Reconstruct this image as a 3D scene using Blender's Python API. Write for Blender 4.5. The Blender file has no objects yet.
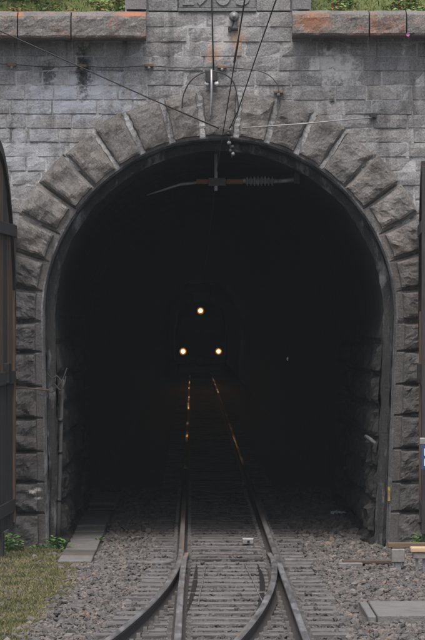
import bpy, bmesh, math, random
import numpy as np
from mathutils import Vector, noise as mnoise, Matrix
R = math.radians
random.seed(7); rng = np.random.default_rng(7)
scene = bpy.context.scene
C = scene.collection

# ------------------------------------------------------------------ camera
# metre-gauge track runs along +Y, rail top z = 0, portal face y = 0
F_PX, VPU, VPV, HC, D0 = 3600.0, 192.4, 321.0, 2.63, 44.66
cd = bpy.data.cameras.new('camera'); cam = bpy.data.objects.new('camera', cd); C.objects.link(cam)
cd.sensor_fit = 'HORIZONTAL'; cd.sensor_width = 36.0; cd.lens = 36.0*F_PX/425.0
cd.clip_start = 0.5; cd.clip_end = 2000
cam.location = (0, -D0, HC)
cam.rotation_euler = (R(90)+math.atan(1.0/F_PX), 0, -math.atan((212.5-VPU)/F_PX))
scene.camera = cam
# ------------------------------------------------------------------ sky, sun, exposure
SUN_EL, SUN_AZ = R(64), R(188)           # behind the camera, a little to the left; overcast
w = bpy.data.worlds.new('World'); scene.world = w; w.use_nodes = True
nt = w.node_tree; bgn = nt.nodes['Background']
sky = nt.nodes.new('ShaderNodeTexSky'); sky.sky_type = 'NISHITA'; sky.sun_disc = False
sky.sun_elevation = SUN_EL; sky.sun_rotation = SUN_AZ
sky.air_density = 1.0; sky.dust_density = 6.0; sky.ozone_density = 1.0
hs = nt.nodes.new('ShaderNodeHueSaturation'); hs.inputs['Saturation'].default_value = 0.68
nt.links.new(sky.outputs[0], hs.inputs['Color']); nt.links.new(hs.outputs[0], bgn.inputs['Color'])
bgn.inputs['Strength'].default_value = 0.10
sd = bpy.data.lights.new('sun', 'SUN'); sun = bpy.data.objects.new('sun', sd); C.objects.link(sun)
sd.energy = 1.1; sd.angle = R(24); sd.color = (1.0, 0.98, 0.95)
sdir = Vector((math.sin(SUN_AZ)*math.cos(SUN_EL), math.cos(SUN_AZ)*math.cos(SUN_EL), math.sin(SUN_EL)))
sun.rotation_euler = sdir.to_track_quat('Z', 'Y').to_euler()
scene.view_settings.view_transform = 'Standard'; scene.view_settings.look = 'None'
scene.cycles.max_bounces = 5; scene.cycles.diffuse_bounces = 3; scene.cycles.glossy_bounces = 3; scene.cycles.volume_bounces = 0
scene.view_settings.exposure = 0.95; scene.view_settings.gamma = 1.0

# ------------------------------------------------------------------ pixel -> place (a pixel plus the depth of what it touches)
S0 = F_PX/D0
def X(u): return (u-VPU)/S0
def Z(v): return HC-(v-VPV)/S0
def P(u, v, Y=0.0):
    D = D0+Y
    return Vector(((u-VPU)*D/F_PX, Y, HC-(v-VPV)*D/F_PX))
def PG(u, v, z):                          # point on the ground at height z
    D = F_PX*(HC-z)/(v-VPV)
    return Vector(((u-VPU)*D/F_PX, D-D0, z))

# ------------------------------------------------------------------ materials
def mat(name):
    m = bpy.data.materials.new(name); m.use_nodes = True
    return m, m.node_tree, m.node_tree.nodes['Principled BSDF']
class NG:
    def __init__(s, t): s.t = t
    def n(s, typ, **kw):
        o = s.t.nodes.new(typ)
        for k, v in kw.items(): setattr(o, k, v)
        return o
    def l(s, a, b): s.t.links.new(a, b)
    def coords(s, scale=(1, 1, 1), rnd=True):
        g = s.n('ShaderNodeNewGeometry'); mp = s.n('ShaderNodeMapping'); mp.inputs['Scale'].default_value = scale
        if rnd:
            oi = s.n('ShaderNodeObjectInfo'); mm = s.n('ShaderNodeMath', operation='MULTIPLY'); mm.inputs[1].default_value = 37.0
            s.l(oi.outputs['Random'], mm.inputs[0]); ad = s.n('ShaderNodeVectorMath', operation='ADD')
            s.l(g.outputs['Position'], ad.inputs[0]); s.l(mm.outputs[0], ad.inputs[1]); s.l(ad.outputs[0], mp.inputs['Vector'])
        else: s.l(g.outputs['Position'], mp.inputs['Vector'])
        return mp.outputs[0]
    def noise(s, vec, sc, det=6, rough=0.6):
        o = s.n('ShaderNodeTexNoise'); o.inputs['Scale'].default_value = sc; o.inputs['Detail'].default_value = det
        o.inputs['Roughness'].default_value = rough; s.l(vec, o.inputs['Vector']); return o.outputs['Fac']
    def ramp(s, fac, stops):
        o = s.n('ShaderNodeValToRGB'); e = o.color_ramp.elements
        while len(e) < len(stops): e.new(0.5)
        for i, (p, c) in enumerate(stops):
            e[i].position = p; e[i].color = (c, c, c, 1) if not hasattr(c, '__len__') else (*c, 1)
        s.l(fac, o.inputs['Fac']); return o.outputs['Color']
    def mix(s, fac, a, b, typ='MIX'):
        o = s.n('ShaderNodeMix', data_type='RGBA', blend_type=typ)
        for sock, v in ((o.inputs[0], fac), (o.inputs[6], a), (o.inputs[7], b)):
            if hasattr(v, 'links'): s.l(v, sock)
            elif hasattr(v, '__len__'): sock.default_value = (*v, 1)
            else: sock.default_value = v
        return o.outputs[2]
    def math(s, op, a, b=0.0, clamp=False):
        o = s.n('ShaderNodeMath', operation=op, use_clamp=clamp)
        for sock, v in ((o.inputs[0], a), (o.inputs[1], b)):
            if hasattr(v, 'links'): s.l(v, sock)
            else: sock.default_value = v
        return o.outputs[0]
    def bump(s, h, bs, strength=0.5, dist=0.01):
        o = s.n('ShaderNodeBump'); o.inputs['Strength'].default_value = strength; o.inputs['Distance'].default_value = dist
        s.l(h, o.inputs['Height']); s.l(o.outputs[0], bs.inputs['Normal'])
    def rnd(s): return s.n('ShaderNodeObjectInfo').outputs['Random']

def stone(name, ca, cb, lichen=0.0, pale=0.0, dark=0.35, spots=(), rough=0.85, speck=0.35, brown=0.0, soot=0.0):
    m, t, bs = mat(name); g = NG(t)
    v = g.coords(); vw = g.coords(rnd=False); vs = g.coords((5, 5, 0.7), rnd=False)
    col = g.mix(g.rnd(), ca, cb)
    blot = g.ramp(g.noise(v, 4.0, 5), [(0.3, 0.0), (0.7, 1.0)])
    col = g.mix(g.math('MULTIPLY', blot, 0.55), col, tuple(c*0.62 for c in ca))
    if brown: col = g.mix(g.math('MULTIPLY', g.ramp(g.noise(v, 2.3, 4), [(0.48, 0), (0.68, 1)]), brown), col, (0.20, 0.125, 0.075))
    sp = g.ramp(g.noise(v, 55, 4, 0.7), [(0.36, 0.0), (0.64, 1.0)])
    col = g.mix(speck, col, g.mix(sp, tuple(c*0.45 for c in ca), tuple(min(1, c*1.7) for c in cb)), 'MIX')
    st = g.ramp(g.noise(vs, 1.0, 6, 0.65), [(0.50, 0.0), (0.66, 1.0)])        # dark running stains
    col = g.mix(g.math('MULTIPLY', st, dark), col, (0.022, 0.021, 0.02))
    if soot:
        so = g.ramp(g.noise(vw, 1.6, 6, 0.6), [(0.42, 0.0), (0.66, 1.0)])
        col = g.mix(g.math('MULTIPLY', so, soot), col, (0.02, 0.019, 0.018))
    if pale:
        vp = g.coords((3.0, 3.0, 1.0), rnd=False)
        pl = g.ramp(g.noise(vp, 1.35, 7, 0.7), [(0.53, 0.0), (0.68, 1.0)])
        col = g.mix(g.math('MULTIPLY', pl, pale), col, (0.55, 0.55, 0.57))
    for (px, pz, rx, rz, cc, amt) in spots:                                      # bleached / stained patches with a shape of their own
        sub = g.n('ShaderNodeVectorMath', operation='SUBTRACT'); geo = g.n('ShaderNodeNewGeometry')
        g.l(geo.outputs['Position'], sub.inputs[0]); sub.inputs[1].default_value = (px, 0, pz)
        mu = g.n('ShaderNodeVectorMath', operation='MULTIPLY'); g.l(sub.outputs[0], mu.inputs[0]); mu.inputs[1].default_value = (1/rx, 0, 1/rz)
        ln = g.n('ShaderNodeVectorMath', operation='LENGTH'); g.l(mu.outputs[0], ln.inputs[0])
        nn = g.math('MULTIPLY', g.math('SUBTRACT', g.noise(vw, min(75, 1.9/min(rx, rz)), 6, 0.75), 0.5), 3.6)
        dd = g.math('ADD', ln.outputs['Value'], nn)
        ff = g.ramp(g.math('MULTIPLY', dd, 0.5), [(0.25, 1.0), (0.62, 0.0)])
        col = g.mix(g.math('MULTIPLY', ff, amt), col, cc)
    if lichen:
        li = g.math('MULTIPLY', g.ramp(g.noise(v, 3.1, 3), [(0.53, 0), (0.62, 1)]), g.ramp(g.noise(v, 26, 4, 0.7), [(0.45, 0), (0.58, 1)]))
        col = g.mix(g.math('MULTIPLY', li, lichen), col, (0.50, 0.14, 0.045))
        l2 = g.ramp(g.noise(v, 34, 3, 0.6), [(0.60, 0), (0.70, 1)])
        col = g.mix(g.math('MULTIPLY', l2, lichen*0.55), col, (0.48, 0.44, 0.40))
    g.l(col, bs.inputs['Base Color']); bs.inputs['Roughness'].default_value = rough
    bs.inputs['Specular IOR Level'].default_value = 0.3
    h = g.math('ADD', g.noise(v, 22, 8, 0.65), g.math('MULTIPLY', g.noise(v, 90, 4, 0.7), 0.4))
    g.bump(h, bs, 0.7, 0.022)
    return m
W1, W2 = (0.185, 0.188, 0.197), (0.30, 0.295, 0.292)
wall_spots = [
    (X(333), Z(66), 0.30, 0.19, (0.62, 0.61, 0.60), 0.95), (X(332), Z(70), 0.035, 0.035, (0.01, 0.01, 0.01), 0.9),
    (X(332), Z(101), 0.035, 0.035, (0.01, 0.01, 0.01), 0.9),
    (X(222), Z(36), 0.20, 0.30, (0.50, 0.49, 0.49), 0.6), (X(238), Z(40), 0.09, 0.18, (0.45, 0.27, 0.15), 0.6),
    (X(213), Z(54), 0.10, 0.10, (0.45, 0.27, 0.16), 0.6), (X(75), Z(95), 0.75, 0.30, (0.42, 0.45, 0.51), 0.75),
    (X(83), Z(72), 0.09, 0.30, (0.012, 0.013, 0.011), 0.9), (X(48), Z(74), 0.10, 0.16, (0.02, 0.02, 0.02), 0.75),
    (X(25), Z(150), 0.45, 0.35, (0.42, 0.44, 0.48), 0.5)]
M = {}
M['wall'] = stone('coursed_granite', W1, W2, pale=0.30, dark=0.55, spots=wall_spots, brown=0.18)
M['vouss'] = stone('rock_faced_granite', (0.155, 0.151, 0.149), (0.215, 0.20, 0.187), dark=0.4, brown=0.2, soot=0.25)
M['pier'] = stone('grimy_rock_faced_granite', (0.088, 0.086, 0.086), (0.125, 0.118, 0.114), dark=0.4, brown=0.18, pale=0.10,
    spots=[(X(33), Z(491.5), 0.045, 0.028, (0.5, 0.48, 0.45), 0.8), (X(38), Z(489.5), 0.045, 0.025, (0.5, 0.48, 0.45), 0.8), (X(38), Z(498), 0.05, 0.015, (0.5, 0.48, 0.45), 0.7)])  # darker tone for the piers and lowest ring stones
M['coping'] = stone('lichened_granite', (0.145, 0.135, 0.126), (0.20, 0.187, 0.178), lichen=0.30, dark=0.35, speck=0.5, spots=[(X(312), Z(24), 0.22, 0.13, (0.34, 0.14, 0.07), 0.6), (X(372), Z(27), 0.05, 0.16, (0.34, 0.14, 0.07), 0.5), (X(133), Z(16), 0.20, 0.04, (0.42, 0.14, 0.06), 0.8), (X(20), Z(17), 0.05, 0.05, (0.42, 0.16, 0.06), 0.7)])
M['plaque'] = stone('dressed_granite', (0.19, 0.19, 0.192), (0.21, 0.21, 0.212), dark=0.25, speck=0.3)
M['numeral'] = stone('pale_dressed_granite', (0.24, 0.24, 0.24), (0.26, 0.26, 0.26), dark=0.2, speck=0.3)
M['mortar'] = stone('pale_mortar', (0.34, 0.34, 0.345), (0.45, 0.45, 0.45), dark=0.75, speck=0.3, soot=0.45)
M['bed'] = stone('grey_mortar', (0.36, 0.365, 0.375), (0.40, 0.40, 0.40), dark=0.75, pale=0.85, spots=wall_spots[:1]+wall_spots[3:4])
M['beddark'] = stone('grimy_mortar', (0.075, 0.075, 0.075), (0.085, 0.085, 0.085), dark=0.4)
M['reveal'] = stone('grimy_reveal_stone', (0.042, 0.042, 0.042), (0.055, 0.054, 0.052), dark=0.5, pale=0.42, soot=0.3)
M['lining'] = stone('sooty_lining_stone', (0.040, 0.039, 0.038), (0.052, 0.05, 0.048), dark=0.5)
M['concrete'] = stone('worn_concrete', (0.15, 0.147, 0.144), (0.185, 0.182, 0.178), dark=0.25, speck=0.25, brown=0.15)
M['wetconcrete'] = stone('damp_concrete', (0.085, 0.08, 0.076), (0.11, 0.106, 0.10), dark=0.25, speck=0.25, brown=0.35)

def simple(name, col, rough=0.6, metal=0.0, var=0.25, scale=20.0, emis=None, est=0.0, bump=0.3, stretch=(1, 1, 1), alt=None, altlo=0.5, althi=0.65):
    m, t, bs = mat(name); g = NG(t); v = g.coords(stretch)
    f = g.noise(v, scale, 6, 0.65)
    c = g.mix(g.ramp(f, [(0.3, 0), (0.7, 1)]), tuple(k*(1-var) for k in col), tuple(min(1, k*(1+var)) for k in col))
    if alt: c = g.mix(g.ramp(g.noise(v, scale*0.35, 5, 0.65), [(altlo, 0), (althi, 1)]), c, alt)
    g.l(c, bs.inputs['Base Color']); bs.inputs['Roughness'].default_value = rough; bs.inputs['Metallic'].default_value = metal
    if emis: bs.inputs['Emission Color'].default_value = (*emis, 1); bs.inputs['Emission Strength'].default_value = est
    if bump: g.bump(f, bs, bump, 0.006)
    return m
M['sleeper'] = simple('weathered_sleeper_wood', (0.115, 0.107, 0.107), 0.8, var=0.45, scale=5, stretch=(1, 9, 4), bump=0.6, alt=(0.045, 0.041, 0.04))
M['rustrail'] = simple('rusty_rail_side', (0.034, 0.027, 0.023), 0.8, var=0.3, scale=25)
M['steel'] = simple('dark_steel', (0.03, 0.03, 0.032), 0.6, 0.3, alt=(0.06, 0.04, 0.03))
M['chair'] = simple('dusty_track_steel', (0.15, 0.145, 0.142), 0.7, 0.2, alt=(0.06, 0.045, 0.035))
M['grease'] = simple('greasy_black_steel', (0.012, 0.012, 0.012), 0.5, 0.2)
M['galv'] = simple('galvanised_metal', (0.30, 0.30, 0.31), 0.5, 0.6)
M['cable'] = simple('black_cable', (0.022, 0.022, 0.024), 0.6)
M['rope'] = simple('grey_wire_rope', (0.27, 0.27, 0.28), 0.55, 0.3)
M['rust'] = simple('rusty_tube', (0.19, 0.085, 0.045), 0.8, alt=(0.10, 0.05, 0.03))
M['clip'] = simple('weathered_clip', (0.17, 0.115, 0.085), 0.8, alt=(0.11, 0.09, 0.075))
M['porcelain'] = simple('grey_porcelain', (0.16, 0.16, 0.16), 0.35)
M['white'] = simple('white_porcelain', (0.75, 0.74, 0.72), 0.4, var=0.1)
M['woodbrown'] = simple('brown_gate_plank', (0.12, 0.08, 0.053), 0.85, var=0.4, scale=9, stretch=(4, 4, 0.35), bump=0.7, alt=(0.075, 0.06, 0.05))
M['woodgrey'] = simple('grey_gate_plank', (0.038, 0.036, 0.036), 0.85, var=0.4, scale=9, stretch=(4, 4, 0.35), bump=0.7, alt=(0.03, 0.029, 0.029))
M['woodpale'] = simple('pale_new_timber', (0.42, 0.31, 0.20), 0.8, var=0.2, scale=8, stretch=(0.6, 6, 6), bump=0.4)
M['beam'] = simple('brown_beam', (0.13, 0.085, 0.05), 0.8, var=0.35, scale=9, stretch=(0.6, 6, 6), bump=0.5)
M['board'] = simple('dark_brown_board', (0.075, 0.052, 0.038), 0.85, var=0.35, scale=9, stretch=(0.6, 6, 6), bump=0.5)
M['greybox'] = simple('grey_painted_metal', (0.20, 0.19, 0.18), 0.6, var=0.2, alt=(0.12, 0.10, 0.085))
M['pipe'] = simple('dull_grey_pipe', (0.05, 0.049, 0.049), 0.7, var=0.3)
M['loco'] = simple('dark_locomotive_paint', (0.012, 0.011, 0.011), 0.85, var=0.15, bump=0)
M['glassdark'] = simple('dark_glass', (0.006, 0.006, 0.007), 0.5, var=0.0, bump=0)
M['lens'] = simple('lit_headlight_lens', (0.9, 0.8, 0.6), 0.3, var=0, bump=0, emis=(1.0, 0.62, 0.28), est=14.0)
M['reflector'] = simple('warm_headlight_reflector', (0.6, 0.45, 0.3), 0.3, var=0, bump=0, emis=(1.0, 0.36, 0.08), est=1.6)  # reflector ring glows to paint the bloom round the lens
M['glowrim'] = simple('amber_headlight_rim', (0.3, 0.15, 0.06), 0.4, var=0, bump=0, emis=(1.0, 0.30, 0.05), est=0.16)  # outer ring glows as the soft edge of that painted bloom
M['dimlens'] = simple('dim_lamp_glass', (0.4, 0.38, 0.35), 0.4, var=0, bump=0, emis=(0.9, 0.85, 0.8), est=0.05)
M['signblue'] = simple('blue_sign_enamel', (0.03, 0.06, 0.14), 0.4, var=0.1, bump=0)
M['signwhite'] = simple('white_sign_enamel', (0.5, 0.53, 0.56), 0.5, var=0.05, bump=0)
M['yellow'] = simple('yellow_paint', (0.42, 0.30, 0.04), 0.6, alt=(0.09, 0.085, 0.08), altlo=0.45, althi=0.6)
M['paper'] = simple('white_paper', (0.62, 0.66, 0.74), 0.7, var=0.08)
M['flower'] = simple('magenta_petal', (0.34, 0.10, 0.28), 0.6, var=0.15, bump=0)
# rail head: worn bright steel
m, t, bs = mat('worn_rail_head'); g = NG(t); v = g.coords((6, 0.9, 6), rnd=False)
f = g.noise(v, 2.2, 5, 0.65)
g.l(g.mix(g.ramp(f, [(0.35, 0), (0.65, 1)]), (0.20, 0.195, 0.195), (0.34, 0.335, 0.335)), bs.inputs['Base Color'])
vt_ = g.coords((1.0, 0.065, 1.0), rnd=False); sx_ = g.n('ShaderNodeSeparateXYZ'); ge_ = g.n('ShaderNodeNewGeometry'); g.l(ge_.outputs['Position'], sx_.inputs[0])
inside = g.math('MULTIPLY', g.math('SUBTRACT', sx_.outputs['Y'], -1.0), 1/12.0, True)            # worn bright in short lengths; darkened between to paint daylight fading inwards
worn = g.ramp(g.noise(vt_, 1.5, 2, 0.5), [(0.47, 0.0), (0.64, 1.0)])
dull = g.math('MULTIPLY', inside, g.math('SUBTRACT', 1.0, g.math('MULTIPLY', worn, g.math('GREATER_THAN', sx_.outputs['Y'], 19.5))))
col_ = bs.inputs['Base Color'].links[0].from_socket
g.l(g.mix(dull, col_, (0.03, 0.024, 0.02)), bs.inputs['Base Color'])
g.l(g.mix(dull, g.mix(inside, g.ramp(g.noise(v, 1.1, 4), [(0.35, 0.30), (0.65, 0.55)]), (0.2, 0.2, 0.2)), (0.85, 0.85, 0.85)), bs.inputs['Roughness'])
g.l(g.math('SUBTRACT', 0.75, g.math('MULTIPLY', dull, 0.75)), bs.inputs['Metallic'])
M['railhead'] = m
# foliage
def leafmat(name, ca, cb, cc):
    m, t, bs = mat(name); g = NG(t)
    at = g.n('ShaderNodeAttribute', attribute_name='rnd')
    col = g.ramp(at.outputs['Fac'], [(0.0, ca), (0.6, cb), (1.0, cc)])
    g.l(col, bs.inputs['Base Color']); bs.inputs['Roughness'].default_value = 0.7
    bs.inputs['Subsurface Weight'].default_value = 0.0
    return m
M['grass'] = leafmat('meadow_grass', (0.045, 0.085, 0.022), (0.13, 0.18, 0.04), (0.27, 0.24, 0.08))
M['moss'] = leafmat('olive_moss_grass', (0.07, 0.08, 0.026), (0.15, 0.14, 0.055), (0.17, 0.13, 0.085))
M['weed'] = leafmat('fresh_weed', (0.06, 0.14, 0.03), (0.12, 0.24, 0.05), (0.18, 0.28, 0.07))
M['redleaf'] = leafmat('reddish_plant', (0.18, 0.06, 0.03), (0.26, 0.12, 0.04), (0.22, 0.16, 0.05))
# ballast: colour of each stone from its own attribute
m, t, bs = mat('ballast_stone'); g = NG(t)
at = g.n('ShaderNodeAttribute', attribute_name='rnd'); v = g.coords(rnd=False)
col = g.ramp(at.outputs['Fac'], [(0.0, (0.034, 0.032, 0.032)), (0.3, (0.068, 0.064, 0.063)), (0.65, (0.105, 0.096, 0.09)), (0.85, (0.135, 0.105, 0.085)), (0.96, (0.19, 0.175, 0.168)), (1.0, (0.24, 0.13, 0.065))])
col = g.mix(0.35, col, g.mix(g.noise(v, 60, 4), (0.03, 0.028, 0.027), (0.22, 0.20, 0.19)))
g.l(col, bs.inputs['Base Color']); bs.inputs['Roughness'].default_value = 0.8; bs.inputs['Specular IOR Level'].default_value = 0.35
M['ballast'] = m
m, t, bs = mat('gravelly_soil'); g = NG(t); v = g.coords(rnd=False)
vo = g.n('ShaderNodeTexVoronoi'); vo.inputs['Scale'].default_value = 26; g.l(v, vo.inputs['Vector'])
col = g.mix(g.noise(v, 3, 5), (0.035, 0.031, 0.03), (0.075, 0.067, 0.06)); col = g.mix(0.4, col, g.mix(vo.outputs['Color'], (0.03, 0.028, 0.027), (0.10, 0.09, 0.084)))
g.l(col, bs.inputs['Base Color']); bs.inputs['Roughness'].default_value = 0.95; g.bump(vo.outputs['Distance'], bs, 0.8, 0.02)
M['soil'] = m
m, t, bs = mat('grassy_slope'); g = NG(t); v = g.coords(rnd=False)
g.l(g.mix(g.noise(v, 2.2, 6), (0.05, 0.08, 0.022), (0.16, 0.17, 0.055)), bs.inputs['Base Color']); bs.inputs['Roughness'].default_value = 0.95
g.bump(g.noise(v, 12, 6), bs, 0.8, 0.1); M['slope'] = m

# ------------------------------------------------------------------ mesh helpers
def link(o, parent=None):
    C.objects.link(o)
    if parent is not None: o.parent = parent
    return o
def mesh_obj(name, V, Fc, m, parent=None, smooth=False):
    me = bpy.data.meshes.new(name); me.from_pydata([tuple(p) for p in V], [], Fc); me.update()
    if isinstance(m, (list, tuple)):
        for k in m: me.materials.append(k)
    else: me.materials.append(m)
    if smooth: me.polygons.foreach_set('use_smooth', [True]*len(me.polygons))
    return link(bpy.data.objects.new(name, me), parent)
def tag(o, label=None, cat=None, group=None, kind=None):
    if label: o['label'] = label
    if cat: o['category'] = cat
    if group: o['group'] = group
    if kind: o['kind'] = kind
    return o
def thing(name, loc, label, cat, group=None, rz=0.0):
    o = bpy.data.objects.new(name, None); o.empty_display_size = 0.2; o.location = loc; o.rotation_euler = (0, 0, rz)
    C.objects.link(o); return tag(o, label, cat, group)
class MB:
    def __init__(s): s.V = []; s.F = []
    def add(s, V, Fc):
        n = len(s.V); s.V += [tuple(p) for p in V]; s.F += [tuple(i+n for i in f) for f in Fc]; return s
    def box(s, x0, x1, y0, y1, z0, z1, b=0.0):
        if b <= 0:
            V = [(x, y, z) for x in (x0, x1) for y in (y0, y1) for z in (z0, z1)]
            return s.add(V, [(0, 1, 3, 2), (4, 6, 7, 5), (0, 4, 5, 1), (2, 3, 7, 6), (0, 2, 6, 4), (1, 5, 7, 3)])
        bm = bmesh.new(); bmesh.ops.create_cube(bm, size=1.0)
        bmesh.ops.scale(bm, vec=(x1-x0, y1-y0, z1-z0), verts=bm.verts)
        bmesh.ops.translate(bm, vec=((x0+x1)/2, (y0+y1)/2, (z0+z1)/2), verts=bm.verts)
        bmesh.ops.bevel(bm, geom=bm.edges[:], offset=b, segments=1, affect='EDGES', profile=0.5)
        bm.verts.index_update(); V = [v.co[:] for v in bm.verts]; Fc = [[v.index for v in f.verts] for f in bm.faces]; bm.free()
        return s.add(V, Fc)
    def tube(s, pts, r, n=8, cap=True):
        pts = [Vector(p) for p in pts]; rs = r if hasattr(r, '__len__') else [r]*len(pts)
        V = []; Fc = []
        up = Vector((0, 0, 1))
        for i, p in enumerate(pts):
            a = pts[max(i-1, 0)]; b = pts[min(i+1, len(pts)-1)]; d = (b-a).normalized()
            u = up if abs(d.dot(up)) < 0.95 else Vector((1, 0, 0))
            e1 = d.cross(u).normalized(); e2 = d.cross(e1)
            for k in range(n):
                an = 2*math.pi*k/n; V.append(p+e1*math.cos(an)*rs[i]+e2*math.sin(an)*rs[i])
        for i in range(len(pts)-1):
            for k in range(n):
                Fc.append((i*n+k, i*n+(k+1) % n, (i+1)*n+(k+1) % n, (i+1)*n+k))
        if cap: Fc.append(tuple(range(n-1, -1, -1))); Fc.append(tuple((len(pts)-1)*n+k for k in range(n)))
        return s.add(V, Fc)
    def lathe(s, prof, a, axis, n=16):
        axis = Vector(axis).normalized(); a = Vector(a)
        return s.tube_profile(prof, a, axis, n)
    def tube_profile(s, prof, a, axis, n):
        u = Vector((0, 0, 1)) if abs(axis.z) < 0.9 else Vector((1, 0, 0))
        e1 = axis.cross(u).normalized(); e2 = axis.cross(e1); V = []; Fc = []
        for (h, r) in prof:
            for k in range(n):
                an = 2*math.pi*k/n; V.append(a+axis*h+e1*math.cos(an)*r+e2*math.sin(an)*r)
        for i in range(len(prof)-1):
            for k in range(n): Fc.append((i*n+k, i*n+(k+1) % n, (i+1)*n+(k+1) % n, (i+1)*n+k))
        Fc.append(tuple(range(n-1, -1, -1))); Fc.append(tuple((len(prof)-1)*n+k for k in range(n)))
        return s.add(V, Fc)
    def build(s, name, m, parent=None, smooth=False): 
        o = mesh_obj(name, s.V, s.F, m, parent, smooth)
        return o
def nz(x, y, z, s=1.0): return mnoise.noise(Vector((x*s, y*s, z*s)))
def fbm(x, y, z, s, o=4): return mnoise.fractal(Vector((x*s, y*s, z*s)), 1.0, 2.0, o)
def bez(pts, n=12):
    """smooth curve through points (Catmull-Rom)"""
    pts = [Vector(p) for p in pts]; Q = [pts[0]*2-pts[1]]+pts+[pts[-1]*2-pts[-2]]; out = []
    for i in range(1, len(Q)-2):
        p0, p1, p2, p3 = Q[i-1:i+3]
        for k in range(n):
            t = k/n; out.append(0.5*((2*p1)+(p2-p0)*t+(2*p0-5*p1+4*p2-p3)*t*t+(3*p1-p0-3*p2+p3)*t**3))
    out.append(pts[-1]); return out

# ------------------------------------------------------------------ setting: ground and hill
GZ = -0.19
def gh(x, y): return GZ+0.015*nz(x, y, 3.0, 1.3)-(0.035 if -0.62-(max(0, -2.9-y)**2/248) < x < 1.42 else 0.0)
xs = np.concatenate([np.linspace(-150, -6, 10), np.linspace(-5, 5, 34), np.linspace(6, 150, 10)])
ys = np.concatenate([np.linspace(-125, -24, 8), np.linspace(-22, 12, 90), np.linspace(14, 350, 20)])
V = [(x, y, gh(x, y) if abs(x) < 5.5 else GZ) for y in ys for x in xs]; nx = len(xs)
Fq = [(j*nx+i, j*nx+i+1, (j+1)*nx+i+1, (j+1)*nx+i) for j in range(len(ys)-1) for i in range(nx-1)]
tag(mesh_obj('ground', V, Fq, M['soil'], smooth=True), kind='structure')
CX, CVV, = 219.5, 315.0                     # arch centre in photo units on the portal plane
ZT = Z(13)
def hill_z(x, y):
    base = ZT-0.02+max(0, y-0.25)*0.72*math.exp(-max(0, y)/45.0)+0.08*max(0, min(1, y))*nz(x, y, 0, 0.7)
    return min(base, 34)
hx = np.concatenate([np.linspace(-140, -8, 12), np.linspace(-7, 8, 40), np.linspace(9, 140, 12)]); hy = np.concatenate([np.linspace(0.2, 3, 16), np.linspace(3.6, 20, 14), np.linspace(24, 340, 20)])
V = [(x, y, hill_z(x, y)) for y in hy for x in hx]; nx = len(hx)
Fq = [(j*nx+i, j*nx+i+1, (j+1)*nx+i+1, (j+1)*nx+i) for j in range(len(hy)-1) for i in range(nx-1)]
tag(mesh_obj('hillside', V, Fq, M['slope'], smooth=True), kind='structure')

# ------------------------------------------------------------------ tunnel portal
portal = thing('tunnel_portal', (X(CX), 0, 0), 'grey granite tunnel portal with rock-faced arch ring and parapet', 'tunnel portal')
PO = Vector((X(CX), 0, 0))
def pobj(name, V, Fc, m, parent=portal, smooth=False):     # world coordinates -> child of the portal
    V = [Vector(p)-PO for p in V]; return mesh_obj(name, V, Fc, m, parent, smooth)
def uvw(u, v, y): return (X(u), y, Z(v))
R_IN, R_OUT, R_STEP = 177.0, 224.0, 165.5
def inner_u(v, side, r=R_IN):                               # inner edge below the springing; it leans in a little
    t = max(0.0, (v-CVV)/230.0)
    return CX+side*(r-(4.5 if side < 0 else 8.5)*t)
# -- backing mass behind the stones (mortar bed), with the arched opening
def opening_outline(r, vbot, n=48):
    pts = [(inner_u(vbot, -1, r), vbot)]
    for k in range(n+1):
        a = math.pi*(1-k/n); pts.append((CX+r*math.cos(a), CVV-r*math.sin(a)))
    pts.append((inner_u(vbot, 1, r), vbot)); return pts
VB = 552.0
def bed(u0, u1, vt, y, name, m):
    o = opening_outline(R_IN+2, VB); V = []; Fc = []
    for (u, v) in o: V.append(uvw(u, v, y))
    n = len(o)
    for i, (u, v) in enumerate(o):                          # matching outer point
        if i == 0: q = (u0, VB)
        elif i == n-1: q = (u1, VB)
        else:
            dx, dv = u-CX, v-CVV
            if dv >= -1e-6 and abs(dx) > 100: q = (u0 if dx < 0 else u1, v)
            else:
                sc = min((CVV-vt)/max(1e-6, -dv), (max(CX-u0, 1) if dx < 0 else (u1-CX))/max(1e-6, abs(dx))); q = (CX+dx*sc, CVV+dv*sc)
        V.append(uvw(q[0], q[1], y))
    for i in range(n-1): Fc.append((i, i+1, n+i+1, n+i))
    # corners
    k = len(V); V += [uvw(u0, vt, y), uvw(u1, vt, y)]
    for i in range(n-1):
        a, b = V[n+i], V[n+i+1]
        if abs(a[0]-b[0]) > 1e-5 and abs(a[2]-b[2]) > 1e-5:
            Fc.append((n+i, n+i+1, k if a[0] < X(CX) else k+1))
    return pobj(name, V, Fc, m)
bed(-420, 860, 12.0, 0.005, 'mortar_bed', M['bed'])
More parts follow.
